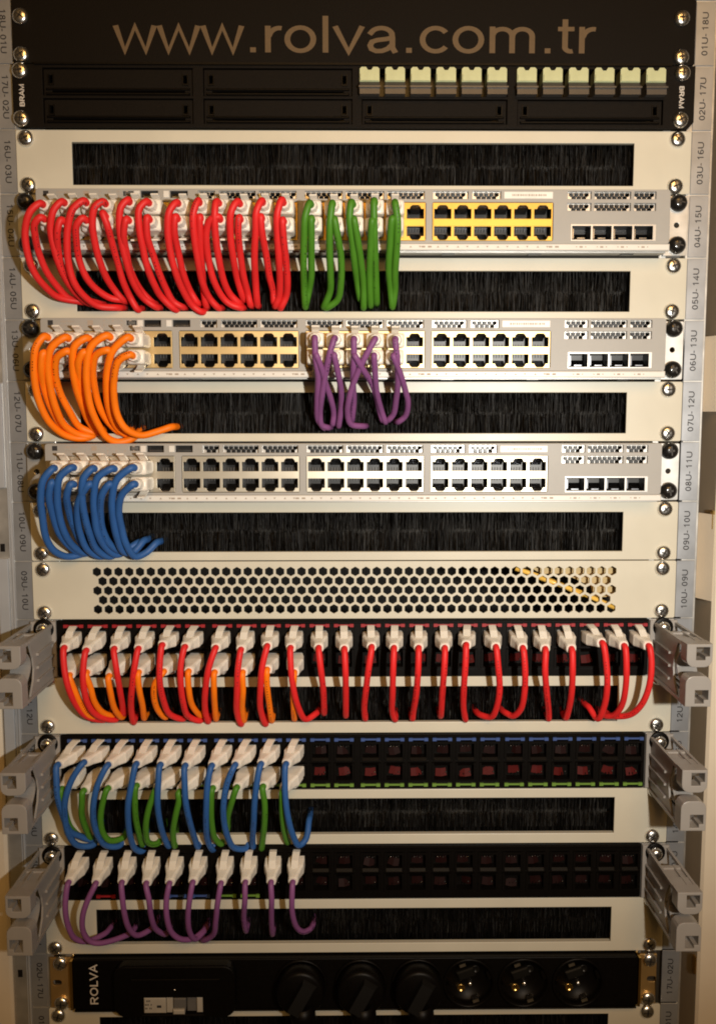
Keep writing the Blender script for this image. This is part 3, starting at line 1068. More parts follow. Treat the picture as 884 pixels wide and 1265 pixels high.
# ------------------------------------------------------------------ grey cable rings
def cable_ring(k, s, label):
    T0 = T(k)
    t = thing('cable_ring', (s * 230, T0 - 42, 0), label, 'cable ring', 'grey cable rings')
    cx = 233.9 if s > 0 else -235.4
    xa, xb = cx - 8.8, cx + 8.8
    yt, yb = T0 - 2.6, T0 - 45.5
    D = 72.0
    # mounting plate
    mb = MB()
    hx = (222.4, 243) if s > 0 else (-243.5, -224.6)
    mb.bbox(hx[0], hx[1], T0 - 43.5, T0 - 1.0, 0.3, 2.6, 0.4)
    part('mounting_plate', mb, M['ring'], t)
    # top and bottom walls: rails joined by cross bars, leaving long slots
    for nm, y0, y1 in (('top_wall', yt - 2.6, yt), ('bottom_wall', yb, yb + 2.2)):
        mb = MB()
        top = nm == 'top_wall'
        zb = 30 if top else 2.6
        for a, b in ((xa, xa + 2.0), (xb - 2.0, xb), (cx + s * 2.4 - 0.6, cx + s * 2.4 + 0.6)):
            mb.box(a, b, y0, y1, zb if (abs((a + b) / 2 - cx) < 6 or not top) else 2.65, D - 11.9)
        for a, b in ((zb + 0.1, zb + 4), (D - 24, D - 12.0)):
            mb.box(xa + 2.05, xb - 2.05, y0 + 0.2, y1 - 0.4, a, b)
        mb.box(xa + 2.05, xb - 2.05, y0 + 0.1, y0 + 0.9, zb + 4.1, D - 24.1)
        part(nm, mb, M['ring'], t)
    # ribbed wall on the side that faces the panels
    mb = MB()
    w0, w1 = (xa + 1.0, xa + 2.4) if s > 0 else (xb - 2.4, xb - 1.0)
    mb.prism_x([(2.65, yb + 2.25), (D - 20, yb + 2.25), (D - 27, yb + 12), (D - 29, yb + 20), (D - 27, yb + 28), (D - 20, yt - 2.65), (2.65, yt - 2.65)], w0, w1)
    for q in range(3):
        y = yb + 9 + q * 9.5
        a, b = (w0 - 1.6, w0) if s > 0 else (w1, w1 + 1.6)
        mb.box(a, b, y, y + 1.8, 2.7, 38)
    part('ribbed_wall', mb, M['ring'], t)
    # front hooks, each a rounded frame round a square hole, with the cable gap between
    hooks = (('upper_hook', T0 - 18.2, T0 - 2.0, -1), ('lower_hook', T0 - 45.8, T0 - 24.3, 1))
    for nm, y0, y1, e in hooks:
        R1 = 5.5
        if e < 0:
            pp = [(xa, y1), (xa, y0 + R1)] + [(xa + R1 - R1 * math.cos(u), y0 + R1 - R1 * math.sin(u)) for u in (.4, .8, 1.2, 1.57)] + \
                 [(xb - R1 + R1 * math.sin(u), y0 + R1 - R1 * math.cos(u)) for u in (0, .4, .8, 1.2)] + [(xb, y0 + R1), (xb, y1)]
            hy0, hy1 = y0 + 5.0, y1 - 2.2
        else:
            pp = [(xa, y0), (xb, y0), (xb, y1 - R1)] + [(xb - R1 + R1 * math.cos(u), y1 - R1 + R1 * math.sin(u)) for u in (.4, .8, 1.2, 1.57)] + \
                 [(xa + R1 - R1 * math.sin(u), y1 - R1 + R1 * math.cos(u)) for u in (0, .4, .8, 1.2)] + [(xa, y1 - R1)]
            hy0, hy1 = y0 + 2.2, y0 + 11.5
        h0, h1 = (cx - 2.2, cx + 7.0) if s > 0 else (cx - 7.0, cx + 2.2)
        nx = (h1 - 3.0, h1) if s > 0 else (h0, h0 + 3.0)
        if s > 0:
            hole = [(h0, hy0), (nx[0], hy0), (nx[0], hy0 + 2.6), (h1, hy0 + 2.6), (h1, hy1), (h0, hy1)]
        else:
            hole = [(nx[1], hy0), (h1, hy0), (h1, hy1), (h0, hy1), (h0, hy0 + 2.6), (nx[1], hy0 + 2.6)]
        me = curve_mesh(nm, pp, [hole], D - 11.8, D, M['ring'], ORG[t], 0.5)
        put(nm, me, t, ORG[t])
    # curved tongue that springs between the hooks
    mb = MB()
    arc = []
    for q in range(11):
        u = q / 10
        arc.append((D - 12.5 - 13 * math.sin(math.pi * u), yb + 10 + (yt - yb - 16) * u))
    arc2 = [(z - 1.6, y) for z, y in arc][::-1]
    mb.prism_x(arc + arc2, xa + 2.5, xb - 1.2) if s > 0 else mb.prism_x(arc + arc2, xa + 1.2, xb - 2.5)
    part('tongue', mb, M['ring'], t)
    put('screw', RSCREW, t, (232.0 if s > 0 else -233.4, T0 - 6.4, 2.6), rotz(random.uniform(0, 90)))
    put('screw', SCREW, t, (231.0 if s > 0 else -232.5, T0 - 46.5, -0.2), rotz(random.uniform(0, 90)))
    return t


for k, nm in ((11, 'beside the red tabbed patch panel'), (13, 'beside the blue tabbed patch panel'), (15, 'beside the purple cabled patch panel')):
    for s in (-1, 1):
        cable_ring(k, s, 'grey plastic cable ring at the %s end, %s' % ('left' if s < 0 else 'right', nm))

# ------------------------------------------------------------------ row 17: power strip, its brackets, breaker, sockets, plugs
T0 = T(17)
ZP = 6.0
t = thing('power_strip', (0, T(18), 0), 'black power strip lettered ROLVA with sockets and a small breaker', 'power strip')
mb = MB()
plate('housing', rrect(-219.5, 220.5, T0 - 42.6, T0 - 0.9, 1.8, 3), [circ(x, T0 - 21.5, 18.9, 32) for x in (-42.5, 4.0, 48.3, 88.5, 131.2, 173.6)], -14, ZP, M['blackplast'], t, 0.8)
mb = MB()
mb.bbox(-219, 220, T0 - 43.9, T0 - 42.7, -20, ZP + 0.8, 0.3)
part('lower_edge', mb, M['blackplast'], t)
put('lettering', text_mesh('ROLVA', 33, 7.6, M['ink_white'], 0.08, 0.15), t, (-203.6, T0 - 21.0, ZP + 0.1), rotz(90))
for s in (-1, 1):
    a, b = (223.0, 236.5) if s > 0 else (-238.5, -222.0)
    plate('bracket', rect(a, b, T0 - 43, T0 - 1.5), [rrect((a + b) / 2 + s * 3 - 3.5, (a + b) / 2 + s * 3 + 3.5, T0 - 24.5, T0 - 20, 2, 3)], 0, 2, M['zinc'], t, 0.3)
    mb = MB()
    x0, x1 = (221.0, 222.8) if s > 0 else (-221.8, -219.8)
    mb.box(x0, x1, T0 - 42, T0 - 1.6, -8, 7)
    part('bracket_fold', mb, M['gold'], t)  # gold colour paints in the same warm reflection
    screws(t, 17, 2, (s * 230.5,))
# breaker cover: a raised rounded box reaching below the strip, with a window
cover = rrect(-185.5, -92.5, T0 - 42.5, T0 - 0.5, 9, 5)
win = rect(-163.4, -117.6, T0 - 39.6, T0 - 26.4)
BX, BY = -2.6, 7.0
plate('breaker_cover', cover, [win], ZP + 0.1, ZP + 10, M['blackplast'], t, 1.2)
mb = MB()
mb.bbox(-172, -104, T0 - 13, T0 - 10.5, ZP + 10, ZP + 11, 0.4)
part('cover_ridge', mb, M['blackplast'], t)
y0, y1 = T0 - 39.2, T0 - 26.8
mb = MB()
mb.bbox(-163, -146.0, y0, y1, ZP + 2, ZP + 9.4, 0.6)
mb.bbox(-145.7, -140.8, y0, y1, ZP + 2, ZP + 8.6, 0.4)
mb.bbox(-140.4, -131.5, y0, y0 + 4, ZP + 2, ZP + 11.5, 0.8)
mb.bbox(-122.5, -118.0, y0, y1, ZP + 2, ZP + 8.6, 0.5)
br = part('breaker', mb, M['breaker'], t)
mb = MB()
mb.bbox(-140.2, -130.5, y0 + 4.4, y1, ZP + 2, ZP + 10, 0.6)
mb.bbox(-130.2, -122.9, y0, y1, ZP + 2, ZP + 7, 0.5)
part('breaker_toggle', mb, M['lever'], br)
mb = MB()
mb.box(-153.0, -149.6, y0 + 4.6, y0 + 6.6, ZP + 9.42, ZP + 9.5)
for q in range(5):
    for r in range(3):
        if (q * 7 + r * 3) % 4:
            mb.box(-162.0 + q * 1.1, -161.4 + q * 1.1, y1 - 3 - r * 3, y1 - 1.6 - r * 3, ZP + 9.42, ZP + 9.5)
o = part('printed_marks', mb, M['ink_dark'], br)
o['kind'] = 'stuff'
mb = MB()
mb.lathe([(0.9, ZP + 9.5), (0.9, ZP + 10.4), (0.1, ZP + 10.8)], -139, T0 - 19.5, 8)
part('pilot_lamp', mb, M['chrome'], t)
SOCK = [-42.5, 4.0, 48.3, 88.5, 131.2, 173.6]


def socket_mesh():
    mb = MB()
    # raised collar and dished cup with pin holes, earth clips and side keys
    mb.lathe([(20.5, 0), (20.5, 1.4), (19.6, 2.0), (18.4, 1.6), (18.0, -2), (17.4, -6), (0.05, -6)], 0, 0, 32, 0, True, False)
    for s in (-1, 1):
        mb.lathe([(3.3, -6), (3.3, -5.0), (2.7, -4.6), (2.3, -5.4), (0.05, -5.5)], 9.5 * math.cos(math.radians(35)) * s, 9.5 * math.sin(math.radians(35)) * s, 12, 3 if s < 0 else 1, True, False)
        mb.box(-2.4, 2.4, s * 15.6 - 1.2, s * 15.6 + 1.2, -5.8, 0.9, 2)
        mb.box(s * 16.6 - 1.4, s * 16.6 + 1.4, -3.5, 3.5, -8.9, -0.5, 0)
    mb.bbox(-7, 7, 1.5, 9, -6, -2.6, 1.0, 1)
    mb.lathe([(2.0, -6), (1.9, -4), (1.2, -3.2), (0.1, -3.0)], 0, -4, 10, 2)
    return mb.mesh('socket', [M['blackplast'], M['sock'], M['chrome'], M['gold']])


SM = socket_mesh()
for x in SOCK:
    put('socket', SM, t, (x, T0 - 21.5, ZP + 0.1 + 9.2 - 8.9), rotz(20))

PLUGLAB = ['leftmost black power plug in the power strip, beside the breaker cover', 'middle one of the three black power plugs in the power strip',
           'rightmost black power plug in the power strip, next to an empty socket']
for i in range(3):
    x = SOCK[i]
    y = T0 - 21.5
    p = thing('power_plug', (x, y, ZP), PLUGLAB[i], 'power plug', 'black power plugs in the power strip')
    mb = MB()
    zb = ZP + 2.2
    mb.lathe([(18.2, zb), (18.8, zb + 2), (18.8, zb + 10), (17.6, zb + 12.5), (15.8, zb + 13.4), (0.1, zb + 13.4)], x, y, 32)
    part('plug_body', mb, M['blackplast'], p)
    mb = MB()
    ca, sa = math.cos(math.radians(-32)), math.sin(math.radians(-32))
    top, bot = [], []
    for a, b in ((-5, -14), (7, -14), (7, 13), (-5, 13)):
        top.append((x + a * 0.8 * ca - b * 0.8 * sa, y + a * 0.8 * sa + b * 0.8 * ca, zb + 22 - (5 if b > 0 else 0)))
        bot.append((x + a * ca - b * sa, y + a * sa + b * ca, zb + 13.5))
    mb.add(top + bot, [(0, 1, 2, 3), (0, 1, 5, 4), (1, 2, 6, 5), (2, 3, 7, 6), (3, 0, 4, 7)])
    part('grip', mb, M['grip'], p)
    mb = MB()
    path = [(x + 1, y - 8, zb + 12), (x + 2, y - 18, zb + 12), (x + 3, y - 27, zb + 11), (x + 3.5, y - 36, zb + 9), (x + 4, y - 60, zb + 2), (x + 4, y - 110, zb)]
    mb.tube(path, [9.5, 10.0, 8.5, 6.0, 4.2, 4.2], 14)
    part('cord', mb, M['blackplast'], p)


# ------------------------------------------------------------------ patch cables
def plug_mesh(boot):
    """authored with +z (towards the viewer) as the way the cord leaves"""
    mb = MB()

    def rr(w, h, z, r=1.3, yo=0.0):
        return [(x, y + yo, z) for x, y in rrect(-w / 2, w / 2, -h / 2, h / 2, min(r, h / 2.1), 2)]
    if boot:
        mb.loft([rr(11.6, 8.0, -3), rr(11.6, 8.0, 1.5), rr(12.6, 9.0, 2.2), rr(12.6, 9.2, 10.0), rr(11.6, 9.0, 11.2), rr(8.4, 7.8, 17.0, 1.8), rr(7.6, 7.4, 22.2, 2.6), rr(6.9, 6.7, 23.4, 2.6)], 0, False)
    else:
        mb.loft([rr(11.6, 8.0, -3), rr(11.6, 8.0, 1.0), rr(12.2, 9.4, 1.6), rr(12.4, 10.2, 15.5, 1.5), rr(12.0, 9.9, 16.8, 2.0), rr(10.6, 8.8, 17.6, 2.4), rr(8.4, 8.0, 18.0, 3.2), rr(7.4, 7.2, 23.4, 3.3), rr(6.6, 6.5, 24.0, 3.0)], 0, False)
    return mb.mesh('plug', M['plug'])


def latch_mesh(boot):
    mb = MB()
    if boot:
        mb.prism_x([(-1.5, 7.6), (2, 8.2), (9, 6.6), (13.5, 3.9), (14.5, 4.6), (9.6, 7.9), (2, 9.6), (-1.5, 9.0)], -2.7, 2.7)
    else:
        mb.prism_x([(0.5, 3.9), (3, 4.6), (8, 7.8), (12.0, 9.2), (11.7, 10.3), (7.4, 9.2), (2.4, 6.4), (0.5, 5.6)], -2.6, 2.6)
    return mb.mesh('latch', M['plug'])


PLUG = {b: plug_mesh(b) for b in (False, True)}
LATCH = {b: latch_mesh(b) for b in (False, True)}
PL = 23.0


def catmull(P, n=7):
    out = []
    Q = [P[0] * 2 - P[1]] + P + [P[-1] * 2 - P[-2]]
    for i in range(1, len(Q) - 2):
        p0, p1, p2, p3 = Q[i - 1:i + 3]
        # centripetal spacing keeps tight bends from looping
        def tj(ti, a, b):
            return ti + max(1e-3, (b - a).length) ** 0.5
        t0 = 0.0
        t1 = tj(t0, p0, p1)
        t2 = tj(t1, p1, p2)
        t3 = tj(t2, p2, p3)
        for q in range(n):
            tt = t1 + (t2 - t1) * q / n
            A1 = p0 * ((t1 - tt) / (t1 - t0)) + p1 * ((tt - t0) / (t1 - t0))
            A2 = p1 * ((t2 - tt) / (t2 - t1)) + p2 * ((tt - t1) / (t2 - t1))
            A3 = p2 * ((t3 - tt) / (t3 - t2)) + p3 * ((tt - t2) / (t3 - t2))
            B1 = A1 * ((t2 - tt) / (t2 - t0)) + A2 * ((tt - t0) / (t2 - t0))
            B2 = A2 * ((t3 - tt) / (t3 - t1)) + A3 * ((tt - t1) / (t3 - t1))
            out.append(B1 * ((t2 - tt) / (t2 - t1)) + B2 * ((tt - t1) / (t2 - t1)))
    out.append(P[-1])
    return out


def lerp_tab(s, xs, ys):
    for i in range(len(xs) - 1):
        if s <= xs[i + 1]:
            return ys[i] + (ys[i + 1] - ys[i]) * (s - xs[i]) / (xs[i + 1] - xs[i])
    return ys[-1]


def cable(entry, pix, r, m, prof, flip, label, group, slot, plugs=True, dz=0.0):
    """entry: where the plug enters its port; pix: the cord's course in the photograph, laid out at its true depth;
    prof: depth in front of the panels along the course; slot: (lowest, highest) y of the opening it goes back into"""
    E0 = Vector(entry)
    boot = E0.z < 5
    if boot:
        # depth at which the traced start of the cord lies one plug length from the jack
        lo, hi = E0.z + 4, E0.z + PL
        for _ in range(30):
            mid = (lo + hi) / 2
            if (unproj(*pix[0], mid) - E0).length < PL:
                lo = mid
            else:
                hi = mid
        S = unproj(*pix[0], lo)
        d = (S - E0).normalized()
        S = E0 + d * PL
        first = []
        zs = S.z
    else:
        # the plug stands nearly straight out of the switch; the cord bends over a little farther out
        lo, hi = E0.z + 4, E0.z + 27.0
        for _ in range(30):
            mid = (lo + hi) / 2
            if (unproj(*pix[0], mid) - E0).length < 27.0:
                lo = mid
            else:
                hi = mid
        zs = lo
        bend = unproj(*pix[0], zs)
        d = ((bend - E0).normalized() + Vector((random.uniform(-.02, .02), random.uniform(-.02, .02), .4))).normalized()
        S = E0 + d * 21.0
        first = []
    t = thing('patch_cable', entry, label, 'cable', group)
    # orientation: local z -> d, local y -> up (or down when flipped)
    up = Vector((0, -1, 0)) if flip else Vector((0, 1, 0))
    yv = (up - d * up.dot(d)).normalized()
    xv = yv.cross(d)
    R = Matrix((xv, yv, d)).transposed()
    Q = (TB @ R @ TB.transposed()).to_quaternion()
    pg = put('plug', PLUG[boot], t, entry, Q)
    lt = put('latch', LATCH[boot], pg, entry)
    # course
    L = [0.0]
    for a, b in zip(pix, pix[1:]):
        L.append(L[-1] + math.hypot(a[0] - b[0], a[1] - b[1]))
    pts = [S - d * 1.5, S + d * 3.0] if boot else [S, S + d * 2.0, bend]
    for i in range(1, len(pix)):
        s = L[i] / L[-1]
        z = lerp_tab(s, prof[0], [zs + q if j < 3 else q for j, q in enumerate(prof[1])])
        z += dz * math.sin(math.pi * min(1, s * 1.05)) if dz else 0
        pts.append(unproj(*pix[i], z))
    e = pts[-1]
    g = (pts[-1] - pts[-2])
    g.z = 0
    g = g.normalized() * 2 if g.length > 1e-6 else Vector((0, -3, 0))
    ye = min(max(e.y + g.y * 0.3, slot[0] + 4.0), slot[1] - 3)
    pts.append(Vector((e.x + g.x, (ye + e.y) / 2, -5)))
    pts.append(Vector((e.x + g.x * 1.6, ye, -19)))
    mb = MB()
    path = catmull(pts)
    mb.tube(path, r, 10)
    if random.random() < 0.45:
        # a line of tiny jacket print along part of the cord
        i0 = random.randint(8, max(9, len(path) // 2))
        side = random.uniform(-0.6, 0.6)
        run_mm = 0.0
        for i in range(i0, min(i0 + random.randint(10, 20), len(path) - 12)):
            p, q = path[i], path[i + 1]
            tn = (q - p).normalized()
            view = (CAM - p).normalized()
            u = (view - tn * view.dot(tn)).normalized()
            w = tn.cross(u)
            u, w = (u * math.cos(side) + w * math.sin(side)), (w * math.cos(side) - u * math.sin(side))
            n = max(1, int((q - p).length / 1.5))
            for k in range(n):
                if random.random() < 0.3:
                    continue
                c = p.lerp(q, (k + 0.5) / n)
                a, b = tn * random.uniform(0.3, 0.55), w * random.uniform(0.25, 0.5)
                o0, o1 = u * (r * 0.93), u * (r + 0.05)
                vs = [c - a - b + o0, c + a - b + o0, c + a + b + o0, c - a + b + o0, c - a - b + o1, c + a - b + o1, c + a + b + o1, c - a + b + o1]
                mb.add([tuple(v) for v in vs], [(4, 5, 6, 7), (0, 1, 5, 4), (1, 2, 6, 5), (2, 3, 7, 6), (3, 0, 4, 7)], 1)
    part('cord', mb, [m, M['print_' + m.name.split('_')[0]]], t)
    return t


ORD = ['leftmost', 'second', 'third', 'fourth', 'fifth', 'sixth', 'seventh', 'eighth', 'ninth', 'tenth', 'eleventh', 'twelfth', 'thirteenth', 'fourteenth', 'fifteenth',
       'sixteenth', 'seventeenth', 'eighteenth', 'nineteenth', 'twentieth', 'twenty-first', 'twenty-second', 'twenty-third', 'twenty-fourth']


def olab(i, n, col, where):
    if i == 0:
        return 'leftmost %s cable in the %s' % (col, where)
    if i == n - 1:
        return 'rightmost %s cable in the %s' % (col, where)
    return '%s %s cable from the left in the %s' % (ORD[i], col, where)


def tr(x0, y0, s, pts):
    return [(x0 + a / s, y0 + b / s) for a, b in pts]


PSW = ([0, .10, .30, .62, .86, 1], [0, 1.5, -5, 25, 8, 2])          # first three are added to the start depth
PPA = ([0, .15, .40, .70, .88, 1], [0, 5, 5, 18, 8, 1])


def run(rows, k, pk, row, colmap, r, m, prof, color, where, group, slot, zf, ys, dz=0.0, cx=pcx):
    n = len(rows)
    for i, px in enumerate(rows):
        c = colmap[i]
        x = pcx(c // 6, c % 6) if cx is pcx else jcx(c)
        cable((x, T(k) + ys, zf), px, r, m, prof, row == 1, olab(i, n, color, where), group, slot, dz=dz)


A = lambda p: tr(10, 220, 4.653, p)
B = lambda p: tr(190, 220, 4.653, p)
Cc = lambda p: tr(350, 220, 4.653, p)
D = lambda p: tr(20, 385, 4.42, p)
Ee = lambda p: tr(360, 385, 4.42, p)
F = lambda p: tr(20, 545, 4.42, p)
G = lambda p: tr(60, 755, 4.653, p)
H = lambda p: tr(240, 755, 4.653, p)
I = lambda p: tr(420, 755, 4.21, p)
J = lambda p: tr(620, 755, 4.21, p)
K = lambda p: tr(60, 900, 5.2, p)
Lq = lambda p: tr(220, 900, 5.2, p)
Mq = lambda p: tr(60, 1040, 5.2, p)
N = lambda p: tr(220, 1040, 4.911, p)


def slot_of(k):
    a, b = PSLOT[k]
    return (T(k) + b, T(k) + a)


SU, SL = -17.3, -29.2          # y of upper and lower ports below the top of a switch

up1 = [A([(185, 145), (130, 190), (100, 290), (110, 420), (150, 540), (210, 620), (280, 680), (350, 700), (420, 710)]),
       A([(310, 135), (265, 180), (245, 280), (265, 400), (300, 510), (345, 600), (400, 670), (470, 720), (520, 725)]),
       A([(435, 130), (375, 175), (345, 280), (340, 400), (350, 500), (380, 600), (440, 680), (520, 735), (630, 745)]),
       A([(545, 135), (500, 165), (485, 260), (500, 370), (525, 470), (565, 570), (610, 640), (660, 700)]),
       A([(690, 125), (650, 165), (640, 260), (655, 380), (680, 480), (720, 600), (780, 690), (850, 740)]),
       A([(795, 135), (755, 175), (755, 290), (775, 400), (800, 510), (840, 610), (880, 680), (960, 755)]),
       B([(130, 140), (90, 190), (80, 290), (95, 420), (125, 540), (165, 640), (220, 730), (275, 770)]),
       B([(255, 130), (228, 200), (232, 330), (255, 480), (280, 600), (320, 690), (370, 745)]),
       B([(360, 135), (350, 200), (355, 330), (375, 470), (405, 600), (440, 670), (485, 715)]),
       B([(480, 135), (445, 190), (440, 320), (455, 450), (480, 580), (515, 690)]),
       B([(620, 130), (590, 190), (585, 300), (578, 450), (585, 600), (595, 725)]),
       B([(735, 125), (710, 200), (710, 330), (720, 480), (725, 600), (720, 680), (700, 730)])]
lo1 = [A([(190, 225), (155, 260), (160, 350), (185, 450), (230, 550), (290, 630), (350, 690), (420, 705)]),
       A([(305, 240), (285, 300), (290, 420), (320, 540), (370, 630), (430, 690), (520, 720)]),
       A([(430, 230), (395, 270), (395, 370), (410, 470), (450, 570), (510, 640), (590, 690), (650, 700)]),
       A([(545, 200), (570, 270), (600, 380), (630, 480), (660, 590), (700, 680), (745, 755)]),
       A([(680, 235), (665, 320), (680, 420), (700, 520), (760, 640), (830, 715)]),
       A([(800, 225), (800, 330), (830, 430), (875, 560), (910, 640), (950, 710), (1000, 740)]),
       B([(125, 220), (118, 300), (140, 420), (170, 550), (210, 650), (250, 715)]),
       B([(265, 220), (265, 330), (275, 480), (285, 620), (300, 730)]),
       B([(372, 222), (325, 240), (303, 310), (303, 380), (315, 470), (345, 590), (400, 690), (440, 725), (495, 745)]),
       B([(490, 225), (485, 300), (495, 420), (515, 560), (540, 660), (555, 725)]),
       B([(615, 220), (620, 300), (645, 440), (665, 570), (685, 650), (690, 710)]),
       B([(740, 240), (745, 340), (760, 480), (768, 600), (760, 680), (730, 745)])]
g1 = 'patch cables in the top switch'
run(up1, 4, 5, 0, list(range(12)), 2.5, M['red'], PSW, 'red', "upper port row of the top switch", g1, slot_of(5), ZF, SU)
run(lo1, 4, 5, 1, list(range(12)), 2.45, M['red'], PSW, 'red', "lower port row of the top switch", g1, slot_of(5), ZF, SL, dz=-7)
gu = [Cc([(150, 145), (125, 220), (118, 350), (115, 500), (118, 620), (125, 735)]), Cc([(280, 145), (268, 250), (265, 400), (270, 550), (268, 650), (235, 735)]),
      Cc([(390, 140), (380, 230), (395, 360), (410, 500), (425, 600), (440, 690)]), Cc([(520, 130), (520, 250), (525, 400), (530, 550), (535, 710)]),
      Cc([(640, 140), (655, 250), (650, 400), (640, 550), (640, 640), (628, 730)])]
gl = [Cc([(160, 230), (160, 330), (160, 450), (160, 560), (148, 640), (132, 715)]), Cc([(293, 235), (310, 330), (330, 450), (330, 600), (310, 700), (250, 745)]),
      Cc([(405, 235), (425, 350), (445, 480), (460, 620), (460, 740)]), Cc([(510, 240), (500, 400), (495, 550), (500, 725)]),
      Cc([(625, 230), (612, 380), (605, 520), (615, 640), (625, 735)])]
run(gu, 4, 5, 0, [12, 13, 14, 15, 16], 2.5, M['green'], PSW, 'green', 'upper port row of the top switch', g1, slot_of(5), ZF, SU)
run(gl, 4, 5, 1, [12, 13, 14, 15, 16], 2.45, M['green'], PSW, 'green', 'lower port row of the top switch', g1, slot_of(5), ZF, SL, dz=-6)

ou = [D([(155, 135), (110, 190), (98, 290), (105, 400), (130, 500), (180, 600), (260, 670), (330, 690), (400, 685)]),
      D([(270, 140), (195, 195), (175, 280), (185, 400), (215, 520), (265, 620), (340, 670), (410, 680)]),
      D([(380, 145), (320, 190), (310, 300), (330, 420), (365, 520), (400, 600), (450, 660)]),
      D([(495, 130), (410, 190), (385, 300), (390, 430), (410, 530), (450, 620), (500, 690), (560, 712), (640, 690)]),
      D([(610, 140), (530, 210), (500, 310), (495, 430), (510, 540), (550, 630), (600, 670)])]
ol = [D([(150, 225), (138, 300), (150, 400), (190, 520), (250, 620), (310, 660), (370, 665)]), D([(280, 215), (225, 250), (215, 340), (240, 440), (290, 540), (350, 630), (430, 660)]),
      D([(372, 220), (342, 270), (348, 370), (375, 490), (405, 580), (450, 650)]), D([(500, 210), (440, 235), (420, 310), (430, 420), (460, 530), (510, 610), (570, 660)]),
      D([(620, 235), (560, 270), (535, 370), (535, 470), (555, 570), (600, 640), (680, 675), (770, 655), (845, 630)])]
g2 = 'patch cables in the middle switch'
run(ou, 6, 7, 0, list(range(5)), 2.65, M['orange'], PSW, 'orange', 'upper port row of the middle switch', g2, slot_of(7), ZF, SU)
run(ol, 6, 7, 1, list(range(5)), 2.6, M['orange'], PSW, 'orange', 'lower port row of the middle switch', g2, slot_of(7), ZF, SL, dz=-7)
pu = [Ee([(127, 145), (130, 240), (145, 360), (140, 480), (145, 590), (175, 632)]), Ee([(235, 145), (210, 220), (185, 340), (165, 460), (155, 560), (165, 620), (195, 632)]),
      Ee([(340, 150), (340, 250), (335, 380), (340, 480), (330, 590)]), Ee([(455, 150), (400, 250), (345, 370), (315, 470), (305, 550), (325, 615), (390, 625)]),
      Ee([(565, 150), (575, 250), (580, 380), (570, 480), (555, 560), (530, 590)])]
pl = [Ee([(135, 235), (160, 300), (185, 390), (215, 480), (230, 560), (225, 610)]), Ee([(232, 235), (250, 320), (270, 430), (270, 520), (258, 620)]),
      Ee([(345, 240), (380, 300), (430, 380), (460, 450), (480, 540), (495, 590)]), Ee([(450, 240), (455, 330), (465, 440), (490, 540), (510, 600)]),
      Ee([(555, 240), (590, 330), (620, 430), (635, 500), (620, 570), (585, 600)])]
run(pu, 6, 7, 0, [12, 13, 14, 15, 16], 2.2, M['purple'], PSW, 'purple', 'upper port row of the middle switch', g2, slot_of(7), ZF, SU)
run(pl, 6, 7, 1, [12, 13, 14, 15, 16], 2.15, M['purple'], PSW, 'purple', 'lower port row of the middle switch', g2, slot_of(7), ZF, SL, dz=-6)

bu = [F([(200, 150), (150, 210), (135, 310), (145, 420), (165, 530), (210, 600), (280, 630), (340, 622), (400, 600)]), F([(300, 145), (240, 195), (225, 290), (235, 400), (265, 500), (310, 570), (370, 610), (430, 605)]),
      F([(415, 150), (370, 200), (360, 300), (375, 410), (400, 500), (440, 590), (510, 630), (570, 600)]), F([(520, 150), (445, 200), (425, 300), (430, 410), (445, 500), (490, 580), (550, 620), (620, 585)]),
      F([(630, 145), (550, 210), (525, 310), (530, 420), (550, 520), (590, 605), (640, 605), (695, 545)])]
bl = [F([(195, 225), (180, 300), (200, 400), (240, 510), (300, 580), (360, 615), (420, 600)]), F([(300, 235), (278, 290), (290, 390), (320, 480), (370, 570), (430, 600)]),
      F([(400, 235), (345, 320), (335, 400), (350, 500), (390, 590), (460, 630), (530, 610)]), F([(510, 235), (470, 290), (460, 390), (475, 490), (520, 570), (580, 600), (665, 555)]),
      F([(640, 235), (580, 290), (560, 380), (575, 470), (600, 560), (650, 630), (710, 608), (765, 556)])]
g3 = 'blue patch cables in the lowest switch'
run(bu, 8, 9, 0, list(range(5)), 2.65, M['blue'], PSW, 'blue', 'upper port row of the lowest switch', g3, slot_of(9), ZF, SU)
run(bl, 8, 9, 1, list(range(5)), 2.6, M['blue'], PSW, 'blue', 'lower port row of the lowest switch', g3, slot_of(9), ZF, SL, dz=-7)

